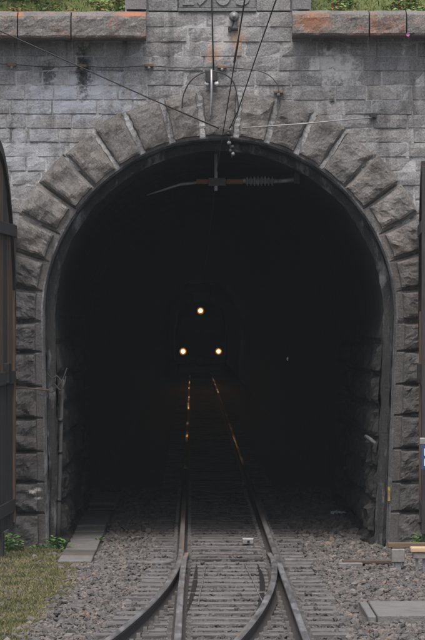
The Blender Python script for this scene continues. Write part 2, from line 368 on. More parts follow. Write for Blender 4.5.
# -- coursed wall stones, one object each
def block(u0, u1, v0, v1, seed, y0=0.0, gap=0.85, name='wall_stone', m=None, amp=0.016, parent=portal, nxz=None, raw=False, edge=0.005, depth=0.12):
    rr = random.Random(seed); gu = gap+rr.uniform(0, 0.35); 
    xa, xb, za, zb = X(u0+gu), X(u1-gu*rr.uniform(.7, 1.2)), Z(v1-gap*0.7), Z(v0+gap*0.7)
    nxx, nzz = nxz or (max(3, int((xb-xa)/0.07)), 3)
    py = y0-rr.uniform(0.0, 0.022); tilt = rr.uniform(-0.010, 0.010); V = []; Fc = []
    jit = [rr.uniform(-0.006, 0.006) for _ in range(4)]
    for j in range(nzz+1):
        for i in range(nxx+1):
            s, tt = i/nxx, j/nzz
            x = xa+(xb-xa)*s+(jit[0]*(1-tt)+jit[1]*tt if i in (0, nxx) else 0); z = za+(zb-za)*tt+(0.010*nz(x, seed*0.37, j)*1.2 if j in (0, nzz) else 0)
            ed = i in (0, nxx) or j in (0, nzz)
            y = py+tilt*(s-0.5)+amp*nz(x, z+seed*3.1, seed*1.7, 9.0)+(edge if ed else 0.0)
            V.append((x, y, z))
    W = nxx+1
    for j in range(nzz):
        for i in range(nxx): Fc.append((j*W+i, j*W+i+1, (j+1)*W+i+1, (j+1)*W+i))
    per = [i for i in range(W)]+[j*W+nxx for j in range(1, nzz+1)]+[nzz*W+i for i in range(nxx-1, -1, -1)]+[j*W for j in range(nzz-1, 0, -1)]
    b = len(V)
    for q in per: V.append((V[q][0], depth, V[q][2]))
    L = len(per)
    for k in range(L): Fc.append((per[(k+1) % L], per[k], b+k, b+(k+1) % L))
    if raw: return V, Fc
    return pobj(name, V, Fc, m or M['wall'], parent, False)
courses = [12.0, 27.0, 42.0, 56.5, 71.0, 85.5, 100.0, 114.2, 128.3, 142.5, 157.0, 171.2, 185.3, 199.3, 213.0, 227, 241, 255, 269, 283, 297, 311, 325, 339, 353, 367, 381, 395, 409, 423, 437, 451, 465, 479, 493, 507, 521, 535, 552]
far = MB(); seed = 0
for ci in range(len(courses)-1):
    v0, v1 = courses[ci], courses[ci+1]; dy = CVV-v1
    if dy > -1: hx_ = math.sqrt(max(0, 182.0**2-dy*dy)) if dy < 182 else 0
    else: hx_ = 182.0
    hout = math.sqrt(max(0, (R_OUT-6)**2-dy*dy)) if 0 < dy < R_OUT-6 else (R_OUT-6 if dy <= 0 else 0)
    rr = random.Random(100+ci)
    u = -60.0-rr.uniform(0, 40)
    cuts = []
    while u < 500:
        wd = rr.uniform(26, 46); 
        if rr.random() < 0.15: wd *= 0.6
        cuts.append((u, u+wd)); u += wd
    for (a, b) in cuts:
        seed += 1
        for (p, q) in ((a, min(b, CX-hx_)), (max(a, CX+hx_), b)) if hx_ > 0 else ((a, b),):
            if q-p < 4: continue
            if hx_ > 0 and (CX-hout < p and q < CX+hout): continue    # wholly behind the arch ring
            if q < -6 or p > 431:
                far.add(*block(p, q, v0, v1, seed, raw=True, nxz=(3, 2)))
            else: block(p, q, v0, v1, seed)
for side in (-1, 1):                                         # the wall beyond the frame
    for ci in range(len(courses)-1):
        u = 60.0
        rr = random.Random(900+ci*2+side)
        base = -60 if side < 0 else 495
        while u < 360:
            wd = rr.uniform(30, 55); a = base-u-wd+55 if side < 0 else base+u-45
            far.add(*block(a, a+wd, courses[ci], courses[ci+1], int(u)+ci*7, raw=True, nxz=(2, 1))); u += wd
tag(pobj('wall_stone_rest', far.V, far.F, M['wall']), kind='stuff')
# -- rock-faced stones of ring and piers
def boss(mapf, name, m, seed, n1, n2, mg, y_m=-0.03, y_b=-0.085, rough=0.028, depth=0.10, ramp=0.10, soft=1.0):
    """mapf(s,t) -> (u,v); mg = margins (s0,s1,t0,t1) as fractions; rough boss inside a drafted margin"""
    V = []; Fc = []; rr = random.Random(seed); ox, oz = rr.uniform(0, 50), rr.uniform(0, 50)
    tl = [rr.uniform(-0.018, 0.018) for _ in range(2)]
    def grid(n, a, b):
        core = np.linspace(a, 1-b, n); return np.concatenate([[0, a*0.96], core[0:1]+0.012, core[1:-1], core[-1:]-0.012, [1-b*0.96, 1]])
    ss = grid(n1, mg[0], mg[1]); ts = grid(n2, mg[2], mg[3]); W = len(ss)
    for j, t in enumerate(ts):
        for i, s in enumerate(ss):
            wob = 0.012
            u, v = mapf(s, t); x, z = X(u), Z(v)
            inside = 2 <= i < W-2 and 2 <= j < len(ts)-2
            if inside:
                d = min(s-mg[0], 1-mg[1]-s)*1.0; d2 = min(t-mg[2], 1-mg[3]-t)
                q_ = min(1.0, min(d, d2)/(ramp*2.2)); e = 0.45+0.55*math.sqrt(max(0.0, 1-(1-q_)**2))
                h = 0.9*(mnoise.ridged_multi_fractal(Vector((x*3.0+ox, z*3.0+oz, seed)), 0.8, 2.2, 5, 1.0, 2.0)-1.0)+(0.22 if soft < 1.01 and 'pier' not in name else 0.45)*fbm(x+ox, z+oz, seed, 7.0, 4); h *= soft
                h += 0.7*nz(x+ox, z+oz, 1, 3.0)
                y = y_m+(y_b-y_m)*e*(1+0.35*h)+tl[0]*(s-.5)+tl[1]*(t-.5)-rough*0.5*h
                y = min(y, y_m-0.006)
                x += wob*nz(x+ox, z, 5, 11); z += wob*nz(x, z+oz, 9, 11)
            else:
                y = y_m+0.004*nz(x, z, seed, 14)
                if i in (0, W-1) or j in (0, len(ts)-1): y += 0.010
            V.append((x, y, z))
    for j in range(len(ts)-1):
        for i in range(W-1): Fc.append((j*W+i, j*W+i+1, (j+1)*W+i+1, (j+1)*W+i))
    H = len(ts); per = list(range(W))+[j*W+W-1 for j in range(1, H)]+[(H-1)*W+i for i in range(W-2, -1, -1)]+[j*W for j in range(H-2, 0, -1)]
    b = len(V)
    for q in per: V.append((V[q][0], depth, V[q][2]))
    L = len(per)
    for k in range(L): Fc.append((per[(k+1) % L], per[k], b+k, b+(k+1) % L))
    o = pobj(name, V, Fc, m)
    me = o.data; me.polygons.foreach_set('use_smooth', [False]*len(me.polygons))
    return o
joints = [5.3, 15.2, 25.3, 34.6, 44.3, 53.6, 63.2, 72.6, 82.4, 92.0]
edges = [-j for j in reversed(joints)]+joints
for k in range(len(edges)-1):
    a0, a1 = edges[k], edges[k+1]
    am = abs((a0+a1)/2); gapd = 0.55 if am < 40 else 0.28
    def mp(s, t, a0=a0, a1=a1, gapd=gapd):
        a = R(a0+gapd+(a1-a0-2*gapd)*s); r = R_IN+1.0+(R_OUT-R_IN-1.0)*t
        r += 1.5*math.sin(k*2.3)*(t > 0.5)
        return CX+r*math.sin(a), CVV-r*math.cos(a)
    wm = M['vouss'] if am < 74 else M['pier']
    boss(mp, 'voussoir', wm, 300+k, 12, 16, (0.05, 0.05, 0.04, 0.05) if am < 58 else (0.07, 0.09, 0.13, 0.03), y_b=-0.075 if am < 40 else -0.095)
# pale mortar strips between the crown voussoirs
for j in edges:
    mb = MB(); hw = (0.8 if abs(j) < 30 else 0.5) if abs(j) < 40 else 0.3; V = []
    nn = 16
    for q in range(nn+1):
        r = R_IN+1.2+(R_OUT-R_IN-1.2)*q/nn
        for sgn in (-1, 1):
            a = R(j+0.25*nz(q*0.6, j*3, 7)+sgn*hw*(1.25-0.5*q/nn)*(1+0.8*nz(q*0.9, j, sgn))); V.append(uvw(CX+r*math.sin(a), CVV-r*math.cos(a), (-0.030 if abs(j) < 40 else -0.012)+0.012*nz(q, j, 0, 0.8)))
    pobj('mortar_joint', V, [(2*q, 2*q+1, 2*q+3, 2*q+2) for q in range(nn)], M['mortar'] if abs(j) < 40 else M['beddark'])
for side in (-1, 1):
    V = [uvw(CX+side*(R_OUT+1), 320, -0.006), uvw(inner_u(320, side)+side*1.5, 320, -0.006), uvw(inner_u(552, side)+side*1.5, 552, -0.006), uvw(CX+side*(R_OUT+1), 552, -0.006)]
    pobj('pier_bed', V, [(0, 1, 2, 3)], M['beddark'])  # dark backing paints the shadow gaps between the pier stones
def arc_v(ang, r): return CVV-r*math.cos(R(ang))
lv = [322.0, 352, 386.5, 418, 451.5, 482, 513, 551]
rv = [322.5, 351, 384, 415, 448.5, 482, 511.5, 551]
for side, vs in ((-1, lv), (1, rv)):
    for k in range(len(vs)-1):
        v0, v1 = vs[k], vs[k+1]
        def mp(s, t, v0=v0, v1=v1, side=side):
            v = v1-0.9-(v1-v0-1.8)*t; ui = inner_u(v, side)-side*(-1.0); uo = CX+side*R_OUT
            return (uo+(ui-uo)*s, v) if side < 0 else (ui+(uo-ui)*s, v)
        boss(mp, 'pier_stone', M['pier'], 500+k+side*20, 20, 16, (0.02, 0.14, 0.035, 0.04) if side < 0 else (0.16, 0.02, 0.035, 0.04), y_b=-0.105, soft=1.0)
# -- chamfered inner edge, recessed step and tunnel lining
def sweep(rings, name, m, vbot=VB, n=110, smooth=False, parent=portal, rough=0.0):
    """rings: list of (radius, y); sweeps the profile round the opening"""
    V = []; Fc = []; N = None
    for q, (r, y) in enumerate(rings):
        o = [(inner_u(vbot-(vbot-CVV)*k/40.0, -1, r), vbot-(vbot-CVV)*k/40.0) for k in range(40)]
        o += [(CX+r*math.cos(math.pi*(1-k/n)), CVV-r*math.sin(math.pi*(1-k/n))) for k in range(n+1)]
        o += [(inner_u(CVV+(vbot-CVV)*k/40.0, 1, r), CVV+(vbot-CVV)*k/40.0) for k in range(1, 41)]
        N = len(o)
        for (u, v) in o:
            dr = rough*(fbm(X(u)*1.0, y, Z(v), 2.5, 4)+0.8*fbm(X(u), y*3, Z(v)+9, 8, 3))
            V.append((X(u)+dr*(1 if u < CX else -1), y+dr*0.3, Z(v)))
    for q in range(len(rings)-1):
        for i in range(N-1): Fc.append((q*N+i, q*N+i+1, (q+1)*N+i+1, (q+1)*N+i))
    return pobj(name, V, Fc, m, parent, smooth)
M['chamfer'] = stone('tooled_edge_stone', (0.14, 0.14, 0.145), (0.15, 0.15, 0.155), dark=0.7, pale=0.45, soot=0.6)
sweep([(R_IN+1.6, 0.02), (R_IN+1.4, -0.024), (R_IN-0.2, -0.020), (R_IN-2.2, 0.03)], 'arch_edge', M['chamfer'])
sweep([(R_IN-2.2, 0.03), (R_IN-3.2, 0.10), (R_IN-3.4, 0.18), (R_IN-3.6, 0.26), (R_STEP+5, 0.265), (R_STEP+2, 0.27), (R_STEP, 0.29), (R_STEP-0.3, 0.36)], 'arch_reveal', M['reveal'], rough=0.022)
# rough stone lining: a fine relief near the mouth, plain further in
ysl = list(np.arange(0.34, 9.0, 0.09))+list(np.linspace(9.2, 40, 40))+[60, 90, 130, 170, 215]
V = []; Fc = []; prof = []
nv = 74
for k in range(nv): prof.append((-1, VB+6-(VB+6-CVV)*k/nv))
NA = 56
prof += [(None, math.pi*(1-k/NA)) for k in range(NA+1)]
prof += [(1, CVV+(VB+6-CVV)*k/nv) for k in range(1, nv+1)]
for y in ysl:
    for (sd_, q) in prof:
        if sd_ is None: u, v = CX+R_STEP*math.cos(q), CVV-R_STEP*math.sin(q); nxn, nzn = -math.cos(q), -math.sin(q)
        else: u, v = inner_u(q, sd_, R_STEP), q; nxn, nzn = -sd_, 0
        x, z = X(u), Z(v); d = 0.0
        if y < 12 and (sd_ is not None):
            ch = 0.40; ci = math.floor((z+0.05)/ch); fz = (z+0.05)/ch-ci; L = 0.62; off = (ci % 2)*0.31+0.1*nz(ci, 2, sd_)
            fy = ((y+off)/L) % 1.0; cell = math.floor((y+off)/L)
            e = min(fz, 1-fz)*ch; e2 = min(fy, 1-fy)*L; e = min(e, e2)
            d = min(1.0, e/0.07)*(0.075+0.06*nz(cell*1.7, ci*2.3, sd_*5))+0.05*fbm(x*0.4, y, z, 5.0, 4)
            d *= min(1.0, (y-0.30)/0.12)*min(1.0, max(0.0, (q-CVV)/55.0))
        else: d = 0.02*nz(x, y, z, 2.0)
        V.append((x+nxn*d, y, z+nzn*d))
Np = len(prof)
for j in range(len(ysl)-1):
    for i in range(Np-1): Fc.append((j*Np+i, j*Np+i+1, (j+1)*Np+i+1, (j+1)*Np+i))
Fc.append(tuple((len(ysl)-1)*Np+i for i in range(Np)))
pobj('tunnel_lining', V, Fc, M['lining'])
# -- coping stones
def coping(u0, u1, seed):
    v_b, v_t, v_e = 41.0, 18.5, 12.6
    if u0 > 200: v_b, v_t, v_e = 38.5, 17.0, 11.5
    xa, xb = X(u0+0.7), X(u1-0.7); n1 = max(4, int((xb-xa)/0.05)); V = []; Fc = []
    prof = [(0.30, Z(v_b)), (-0.33, Z(v_b)), (-0.365, Z(v_b)+0.015)]
    zt = Z(v_t)
    prof += [(-0.38, Z(v_b)+(zt-Z(v_b))*k/7) for k in range(1, 7)]
    prof += [(-0.37, zt), (-0.27, zt+(Z(v_e)-zt)*0.5), (-0.15, Z(v_e)), (0.30, Z(v_e)+0.005)]
    W = len(prof)
    for i in range(n1+1):
        x = xa+(xb-xa)*i/n1
        for k, (y, z) in enumerate(prof):
            a = 0.022 if 2 < k < 9 else 0.006
            if i in (0, n1): a *= 0.3
            sink = 0.012 if i in (0, n1) and 1 < k < 11 else 0
            V.append((x, y+sink+a*fbm(x, z+seed, seed, 7, 4), z+0.007*nz(x+seed, k*0.5, 0, 4)))
    for i in range(n1):
        for k in range(W-1): Fc.append((i*W+k, (i+1)*W+k, (i+1)*W+k+1, i*W+k+1))
        Fc.append((i*W+W-1, (i+1)*W+W-1, (i+1)*W, i*W))
    Fc.append(tuple(range(W))); Fc.append(tuple(n1*W+k for k in range(W-1, -1, -1)))
    return pobj('coping_stone', V, Fc, M['coping'])
for a, b, s in ((-110, -52, 1), (-52, 19, 2), (19, 72, 3), (72, 147, 4), (291, 368, 5), (368, 405, 6), (405, 470, 7), (470, 540, 8)): coping(a, b, s)
for a in range(-110, -420, -70): coping(a-70, a, a)
for a in range(540, 850, 70): coping(a, a+70, a)
# -- parapet pedestal with dated plaque, most of it above the frame
for (a, b, v0, v1) in ((147, 178, -18, 11.2), (147, 178, -48, -18), (256, 291, -18, 11.2), (256, 291, -48, -18), (178, 256, -48, -31)):
    block(a, b, v0, v1, int(a+v0+60), name='parapet_stone', y0=-0.01, amp=0.008)
for (a, b) in ((125, 147), (291, 311)):
    o = block(a, b, -48, 11.0, a, y0=-0.13, name='parapet_stone', m=M['plaque'], amp=0.006, depth=0.3)
mb = MB(); mb.box(X(125), X(311), 0.05, 0.42, Z(11.5), Z(-50)); pobj('parapet_core', mb.V, mb.F, M['bed'])
mb = MB(); mb.box(X(179), X(255.5), -0.012, 0.10, Z(8.2), Z(-30.5), 0.008); plq = pobj('date_plaque', mb.V, mb.F, M['plaque'])
mb = MB(); mb.box(X(178), X(256.5), -0.035, 0.03, Z(11.6), Z(8.6), 0.006); pobj('plaque_moulding', mb.V, mb.F, M['plaque'], plq).location = -plq.location
for ch, uc in (('1', 187), ('9', 202), ('0', 223), ('3', 243)):
    cu = bpy.data.curves.new('numeral', 'FONT'); cu.body = ch; cu.align_x = 'CENTER'; cu.size = 0.46; cu.extrude = 0.012; cu.bevel_depth = 0.003
    to = bpy.data.objects.new('tmp', cu); C.objects.link(to); bpy.context.view_layer.update()
    me = bpy.data.meshes.new_from_object(to.evaluated_get(bpy.context.evaluated_depsgraph_get())); bpy.data.objects.remove(to)
    Vn = [(v.co.x*1.0+X(uc), -0.016-v.co.z, v.co.y+Z(5.0)) for v in me.vertices]; Fn = [tuple(p.vertices) for p in me.polygons]
    nb = len(Vn)
    if ch == '1':
        mb = MB(); mb.box(X(uc)-0.055, X(uc)+0.085, -0.028, -0.005, Z(5.0), Z(5.0)+0.03); Vn += mb.V; Fn += [tuple(i+nb for i in f) for f in mb.F]
    pobj('numeral', Vn, Fn, M['numeral'], plq)
# paint flake on the right pier
mb = MB(); mb.box(X(387.6), X(390.0), -0.046, -0.038, Z(501), Z(486.5)); pobj('yellow_paint_mark', mb.V, mb.F, M['yellow'])

# ------------------------------------------------------------------ track: turnout with its points at the tunnel mouth
XL, XR = -0.125, 0.945; XC = (XL+XR)/2; TOE = -2.9; RAD = 124.0
def div(y): 
    return (TOE-y)**2/(2*RAD) if y < TOE else 0.0
track = thing('railway_turnout', (XC, TOE, GZ), 'narrow-gauge railway track with a turnout, running into the tunnel', 'railway track')
TO = Vector((XC, TOE, GZ))
def tobj(name, mb, m, smooth=False, parent=track): return mesh_obj(name, [Vector(p)-TO for p in mb.V], mb.F, m, parent, smooth)
# sleepers
SL = MB()
def sleeper_mesh(length, k):
    mb = MB(); L = length/2; n = 10; V = []; Fc = []
    pr = [(-0.115, -0.12), (-0.115, -0.008), (-0.105, 0.0), (0.105, 0.0), (0.115, -0.008), (0.115, -0.12)]
    W = len(pr)
    for i in range(n+1):
        x = -L+2*L*i/n
        for (y, z) in pr:
            V.append((x+(0.012*nz(y*9, k, z*9) if i in (0, n) else 0), y+0.007*nz(x*2, k, y*8), z+0.006*nz(x*3, k+5, y*6)))
    for i in range(n):
        for q in range(W): Fc.append((i*W+q, (i+1)*W+q, (i+1)*W+(q+1) % W, i*W+(q+1) % W))
    Fc.append(tuple(range(W-1, -1, -1))); Fc.append(tuple(n*W+q for q in range(W)))
    me = bpy.data.meshes.new('sleeper'); me.from_pydata(V, [], Fc); me.materials.append(M['sleeper']); return me
ZS = -0.155
rest = MB(); y = -17.4; k = 0; sleep_y = []
shared = [sleeper_mesh(1.86, q) for q in range(5)]
while y < 130:
    if y < 17:
        d = div(y); L0 = XC-0.92-d+random.uniform(-0.05, 0.03); R0 = XC+0.92+random.uniform(-0.02, 0.05)
        if -13 < y < TOE: R0 += 0.06
        me = shared[k % 5] if d < 0.02 else sleeper_mesh(R0-L0, k)
        o = bpy.data.objects.new('sleeper', me); link(o, track)
        o.location = Vector(((L0+R0)/2, y, ZS+random.uniform(-0.008, 0.004)))-TO; o.rotation_euler = (0, random.uniform(-.004, .004), random.uniform(-.012, .012))
        sleep_y.append((y, L0, R0))
    else: rest.box(XC-0.92, XC+0.92, y-0.11, y+0.11, ZS-0.12, ZS)
    y += 0.6+random.uniform(-0.025, 0.025); k += 1
tag(tobj('sleeper_rest', rest, M['sleeper']), kind='stuff')
# rails: profile swept along a path; the head takes the bright material
RP = [(-0.062, -0.145), (-0.062, -0.136), (-0.012, -0.118), (-0.009, -0.045), (-0.030, -0.034), (-0.031, -0.010), (-0.024, -0.002), (0.0, 0.0)]
RP = RP+[(-x, z) for (x, z) in reversed(RP[:-1])]
def rail(name, path, head=None):
    W = len(RP); V = []; Fc = []; mi = []
    for (x, y, z) in path:
        for (px, pz) in RP: V.append(Vector((x+px, y, z+pz))-TO)
    for i in range(len(path)-1):
        for q in range(W):
            Fc.append((i*W+q, i*W+(q+1) % W, (i+1)*W+(q+1) % W, (i+1)*W+q)); mi.append(1 if q in (5, 6, 7, 8) else 0)
    Fc.append(tuple(range(W-1, -1, -1))); Fc.append(tuple((len(path)-1)*W+q for q in range(W))); mi += [0, 0]
    o = mesh_obj(name, V, Fc, [M['rustrail'], M['railhead']], track); o.data.polygons.foreach_set('material_index', mi); return o
far_y = [130, 110, 90, 75, 60, 50, 40, 32, 25, 19, 14, 10, 7, 4.5, 2.5, 1, 0, -1, -2]
near_y = list(np.arange(TOE, -18.2, -0.5))
rail('stock_rail', [(XL, y, 0) for y in far_y]+[(XL-div(y), y, 0) for y in near_y])
rail('stock_rail', [(XR, y, 0) for y in far_y]+[(XR, y, 0) for y in near_y])
def tip(y): return -0.004-0.05*max(0, 1-(TOE-y)/1.6)
rail('switch_rail', [(XL+0.058*math.exp(-(TOE-y)/4.0), y, tip(y)) for y in near_y])
rail('switch_rail', [(XR-div(y)-0.058*math.exp(-(TOE-y)/4.0), y, tip(y)) for y in near_y])
# chairs, clips and bolts
ch = MB(); rr = random.Random(5)
for (y, L0, R0) in sleep_y:
    rails = [XL-div(y), XR]+([XL+0.01, XR-div(y)] if y < TOE-8.2 else [])
    for xr in rails:
        ch.box(xr-0.115, xr+0.115, y-0.075, y+0.075, ZS, ZS+0.016)
        for sx in (-1, 1):
            for sy in (-0.035, 0.035): ch.box(xr+sx*0.085-0.017, xr+sx*0.085+0.017, y+sy-0.017, y+sy+0.017, ZS+0.014, ZS+0.06)
tag(tobj('chair_and_bolt', ch, M['chair']), kind='stuff')
# flat dark strips inside the blades
for side in (-1, 1):
    mb = MB(); V = []; Fc = []
    yy = np.linspace(TOE-0.5, TOE-7.4, 16)
    for q, y in enumerate(yy):
        t = q/15.0
        if side < 0: xa = XL+0.07+0.10*(1-t); wd = 0.006+0.045*math.sin(math.pi*t)
        else: xa = XR-div(y)-0.11-0.09*(1-t); wd = 0.006+0.045*math.sin(math.pi*t)
        x0, x1 = (xa, xa+wd) if side < 0 else (xa-wd*0.4, xa+wd*0.7)
        V += [(x0, y, ZS-0.02), (x0, y, ZS+0.005), (x1, y, ZS+0.005), (x1, y, ZS-0.02)]
    for q in range(15):
        for e in range(4): Fc.append((q*4+e, q*4+(e+1) % 4, q*4+4+(e+1) % 4, q*4+4+e))
    Fc += [(0, 3, 2, 1), (60, 61, 62, 63)]; mb.add(V, Fc); tobj('blade_casing', mb, M['grease'])
for xa, xb in ((0.155, 0.055), (0.60, 0.70)):                # thin conduits along the four-foot
    mb = MB(); mb.tube([(xa+(xb-xa)*q/12+0.006*nz(q, xa, 0), TOE-0.5-q*0.5, ZS+0.006) for q in range(13)], 0.007, 6); tobj('point_conduit', mb, M['chair'], True)
for yq, x0, x1, m in ((TOE+1.15, XL+0.03, XR-0.03, 'steel'), (TOE+0.25, XL+0.04, XR-0.04, 'steel')):
    mb = MB(); mb.box(x0, x1, yq-(0.06 if m == 'grease' else 0.03), yq+(0.06 if m == 'grease' else 0.03), ZS-0.03, ZS+(0.006 if m == 'grease' else 0.010), 0.006); tobj('stretcher_bar', mb, M[m])
# steel channel sleepers left and right of the points
for x0, x1, yq in ((XL-0.62, XL-0.12, TOE-0.30), (XR+0.12, XR+0.5, TOE+0.15), (XR+0.72, XR+1.0, TOE-0.55)):
    mb = MB(); mb.box(x0, x1, yq-0.13, yq+0.13, ZS-0.05, ZS+0.022, 0.008); tobj('flat_steel_sleeper', mb, M['chair'])
p = PG(248, 544, ZS)
mb = MB(); mb.box(p.x-0.075, p.x+0.075, p.y-0.10, p.y+0.10, ZS, ZS+0.075, 0.010); lk = tobj('lock_cover', mb, M['galv'])
mb = MB(); mb.box(p.x-0.012, p.x+0.02, p.y-0.108, p.y-0.099, ZS+0.02, ZS+0.05); tobj('lock_slot', mb, M['grease'], parent=lk)

# ------------------------------------------------------------------ ballast (uncountable): faceted stones, one mesh
ico = bmesh.new(); bmesh.ops.create_icosphere(ico, subdivisions=1, radius=1.0); ico.verts.index_update()
IV = np.array([v.co[:] for v in ico.verts]); IF = np.array([[v.index for v in f.verts] for f in ico.faces]); ico.free()
def moss_edge(y):                                            # right edge of the mossy patch
    return -1.30-0.05*(y+1)*0.0+(0.28 if y > -6 else 0.0)*0-max(0, (-7-y))*0.045+0.16*nz(y, 1, 0, 0.9)+0.08*nz(y, 4, 0, 3)
def stones(n, x0, x1, y0, y1, sz, name, keep=None, shade=0.0, parent=None, zup=0.0):
    x = rng.uniform(x0, x1, n); y = rng.uniform(y0, y1, n); s = np.clip(rng.lognormal(math.log(sz), 0.42, n), sz*0.4, sz*2.6)
    z = GZ+np.array([0.015*nz(a, b, 3.0, 1.3) for a, b in zip(x, y)])+rng.uniform(-0.15, 0.75, n)*s+zup
    if keep is not None:
        kk = np.array([keep(a, b, c) for a, b, c in zip(x, y, s)]); x, y, z, s = x[kk], y[kk], z[kk], s[kk]
    n = len(x); J = IV[None]*(1+rng.uniform(-0.34, 0.34, (n, 12, 1)))
    J = J*np.stack([rng.uniform(0.75, 1.25, n), rng.uniform(0.75, 1.25, n), rng.uniform(0.5, 0.9, n)], 1)[:, None, :]
    a = rng.uniform(0, 6.28, n); b = rng.normal(0, 0.5, n); ca, sa, cb, sb = np.cos(a), np.sin(a), np.cos(b), np.sin(b)
    Y2 = J[..., 1]*cb[:, None]-J[..., 2]*sb[:, None]; Z2 = J[..., 1]*sb[:, None]+J[..., 2]*cb[:, None]
    X3 = J[..., 0]*ca[:, None]-Y2*sa[:, None]; Y3 = J[..., 0]*sa[:, None]+Y2*ca[:, None]
    VV = np.stack([X3, Y3, Z2], -1)*s[:, None, None]+np.stack([x, y, z], 1)[:, None, :]
    FF = (IF[None]+(np.arange(n)*12)[:, None, None]).reshape(-1, 3)
    me = bpy.data.meshes.new(name); VV = VV.reshape(-1, 3); me.vertices.add(len(VV)); me.vertices.foreach_set('co', VV.ravel().astype(np.float32))
    nf = len(FF); me.loops.add(nf*3); me.loops.foreach_set('vertex_index', FF.ravel().astype(np.int32)); me.polygons.add(nf)
    me.polygons.foreach_set('loop_start', (np.arange(nf)*3).astype(np.int32)); me.update(calc_edges=True); me.shade_flat()
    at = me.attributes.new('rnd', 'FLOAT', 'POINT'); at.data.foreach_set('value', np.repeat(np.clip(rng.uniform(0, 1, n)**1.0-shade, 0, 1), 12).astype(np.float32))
    me.materials.append(M['ballast']); o = link(bpy.data.objects.new(name, me), parent); return o
def keep_out(x, y, s):
    d = div(y)
    if x < moss_edge(y)-0.05 and -14.5 < y < -0.2: return random.random() < 0.05
    if -1.60 < x < -1.13 and y > -2.8 and y < 14: return False                   # concrete walkway
    if 1.60 < x < 3.0 and -11.2 < y < -9.1: return False                          # trough slabs
    return True
def not_track(x, y, s):
    d = div(y)
    if XC-0.88-d < x < XC+0.96: return False
    return keep_out(x, y, s)
def in_track(x, y, s):
    if abs(x-XL) < 0.09 or abs(x-XR) < 0.09 or abs(x-XL+div(y)) < 0.09 or abs(x-XR+div(y)) < 0.09: return False
    if not (XC-0.95-div(y) < x < XC+1.0): return False
    for (q, a, b) in sleep_y:
        if abs(q-y) < 0.122: return False
    return True
tag(stones(104000, -2.6, 3.2, -16.6, 1.0, 0.0165, 'ballast', not_track, 0.0), 'grey and rusty brown ballast stones beside the rails', 'ballast', kind='stuff')
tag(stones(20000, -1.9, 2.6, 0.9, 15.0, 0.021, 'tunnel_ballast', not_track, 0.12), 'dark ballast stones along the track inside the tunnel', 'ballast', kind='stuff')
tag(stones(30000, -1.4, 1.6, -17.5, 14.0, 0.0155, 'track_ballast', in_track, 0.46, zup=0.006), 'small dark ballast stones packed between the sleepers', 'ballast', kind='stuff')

# ------------------------------------------------------------------ walkway and trough slabs
wk = thing('concrete_walkway', (-1.365, 0, GZ), 'worn concrete slab walkway along the left tunnel wall', 'walkway'); y = -3.0; k = 0
while y < 14:
    L = 1.0+0.0*k; mb = MB(); mb.box(-0.195, 0.195, y+0.012, y+L-0.012, -0.05, 0.045+0.008*math.sin(k*2.1), 0.008)
    o = mb.build('slab', M['wetconcrete'] if k in (1,) else M['concrete'], wk); o.rotation_euler = (0.004*math.sin(k), 0.006*math.sin(k*1.7), 0); y += L; k += 1
tr = thing('trough_cover', (1.70, -10.0, GZ), 'pale concrete cable trough cover lying in the ballast at right', 'trough cover')
mb = MB(); mb.box(0.035, 0.62, -0.95, 0.80, -0.05, 0.062, 0.008); mb.build('slab', M['concrete'], tr)
mb = MB(); mb.box(0.635, 1.25, -0.95, 0.80, -0.05, 0.060, 0.008); mb.build('slab', M['concrete'], tr)
mb = MB(); mb.box(-0.055, 0.022, -0.95, 0.80, -0.05, 0.055, 0.008); mb.build('kerb', M['concrete'], tr)
# brown board on the ballast
mb = MB(); mb.box(-0.30, 0.30, -0.07, 0.07, -0.015, 0.02, 0.005); o = mb.build('timber_board', M['board']); o.location = (2.02, -3.35, GZ+0.055); o.rotation_euler = (0.05, 0, 0.04)
tag(o, 'dark brown timber board lying across the ballast by the right pier', 'board')
# equipment by the right pier
eq = thing('cable_box', (2.32, -4.06, GZ), 'grey metal cable box on a foot under a brown beam', 'cable box')
mb = MB(); mb.box(-0.075, 0.075, -0.06, 0.06, 0.10, 0.25, 0.008); mb.build('housing', M['greybox'], eq)
mb = MB(); mb.box(-0.035, 0.035, -0.035, 0.035, -0.02, 0.10, 0.004); mb.box(-0.065, -0.045, -0.03, 0.03, 0.06, 0.10); mb.box(0.045, 0.065, -0.03, 0.03, 0.06, 0.10); mb.build('foot', M['galv'], eq)
mb = MB(); mb.box(-0.115, 0.80, 0.0, 0.13, 0.262, 0.317, 0.006); mb.build('beam', M['beam'], eq)
mb = MB(); mb.box(0.70, 0.76, 0.02, 0.10, -0.02, 0.262); mb.build('post', M['greybox'], eq)
eb = thing('timber_topped_box', (2.60, -4.42, GZ), 'small pale timber-topped box standing on thin metal legs', 'box')
mb = MB(); mb.box(-0.165, 0.20, -0.10, 0.10, 0.235, 0.295, 0.012); mb.build('lid', M['woodpale'], eb)
mb = MB(); mb.box(-0.135, 0.18, -0.08, 0.08, 0.165, 0.234, 0.006); mb.build('body', M['greybox'], eb)
for lx in (-0.09, -0.01, 0.12): mb = MB(); mb.box(lx-0.016, lx+0.016, -0.02, 0.02, -0.02, 0.166); mb.build('leg', M['galv'], eb)

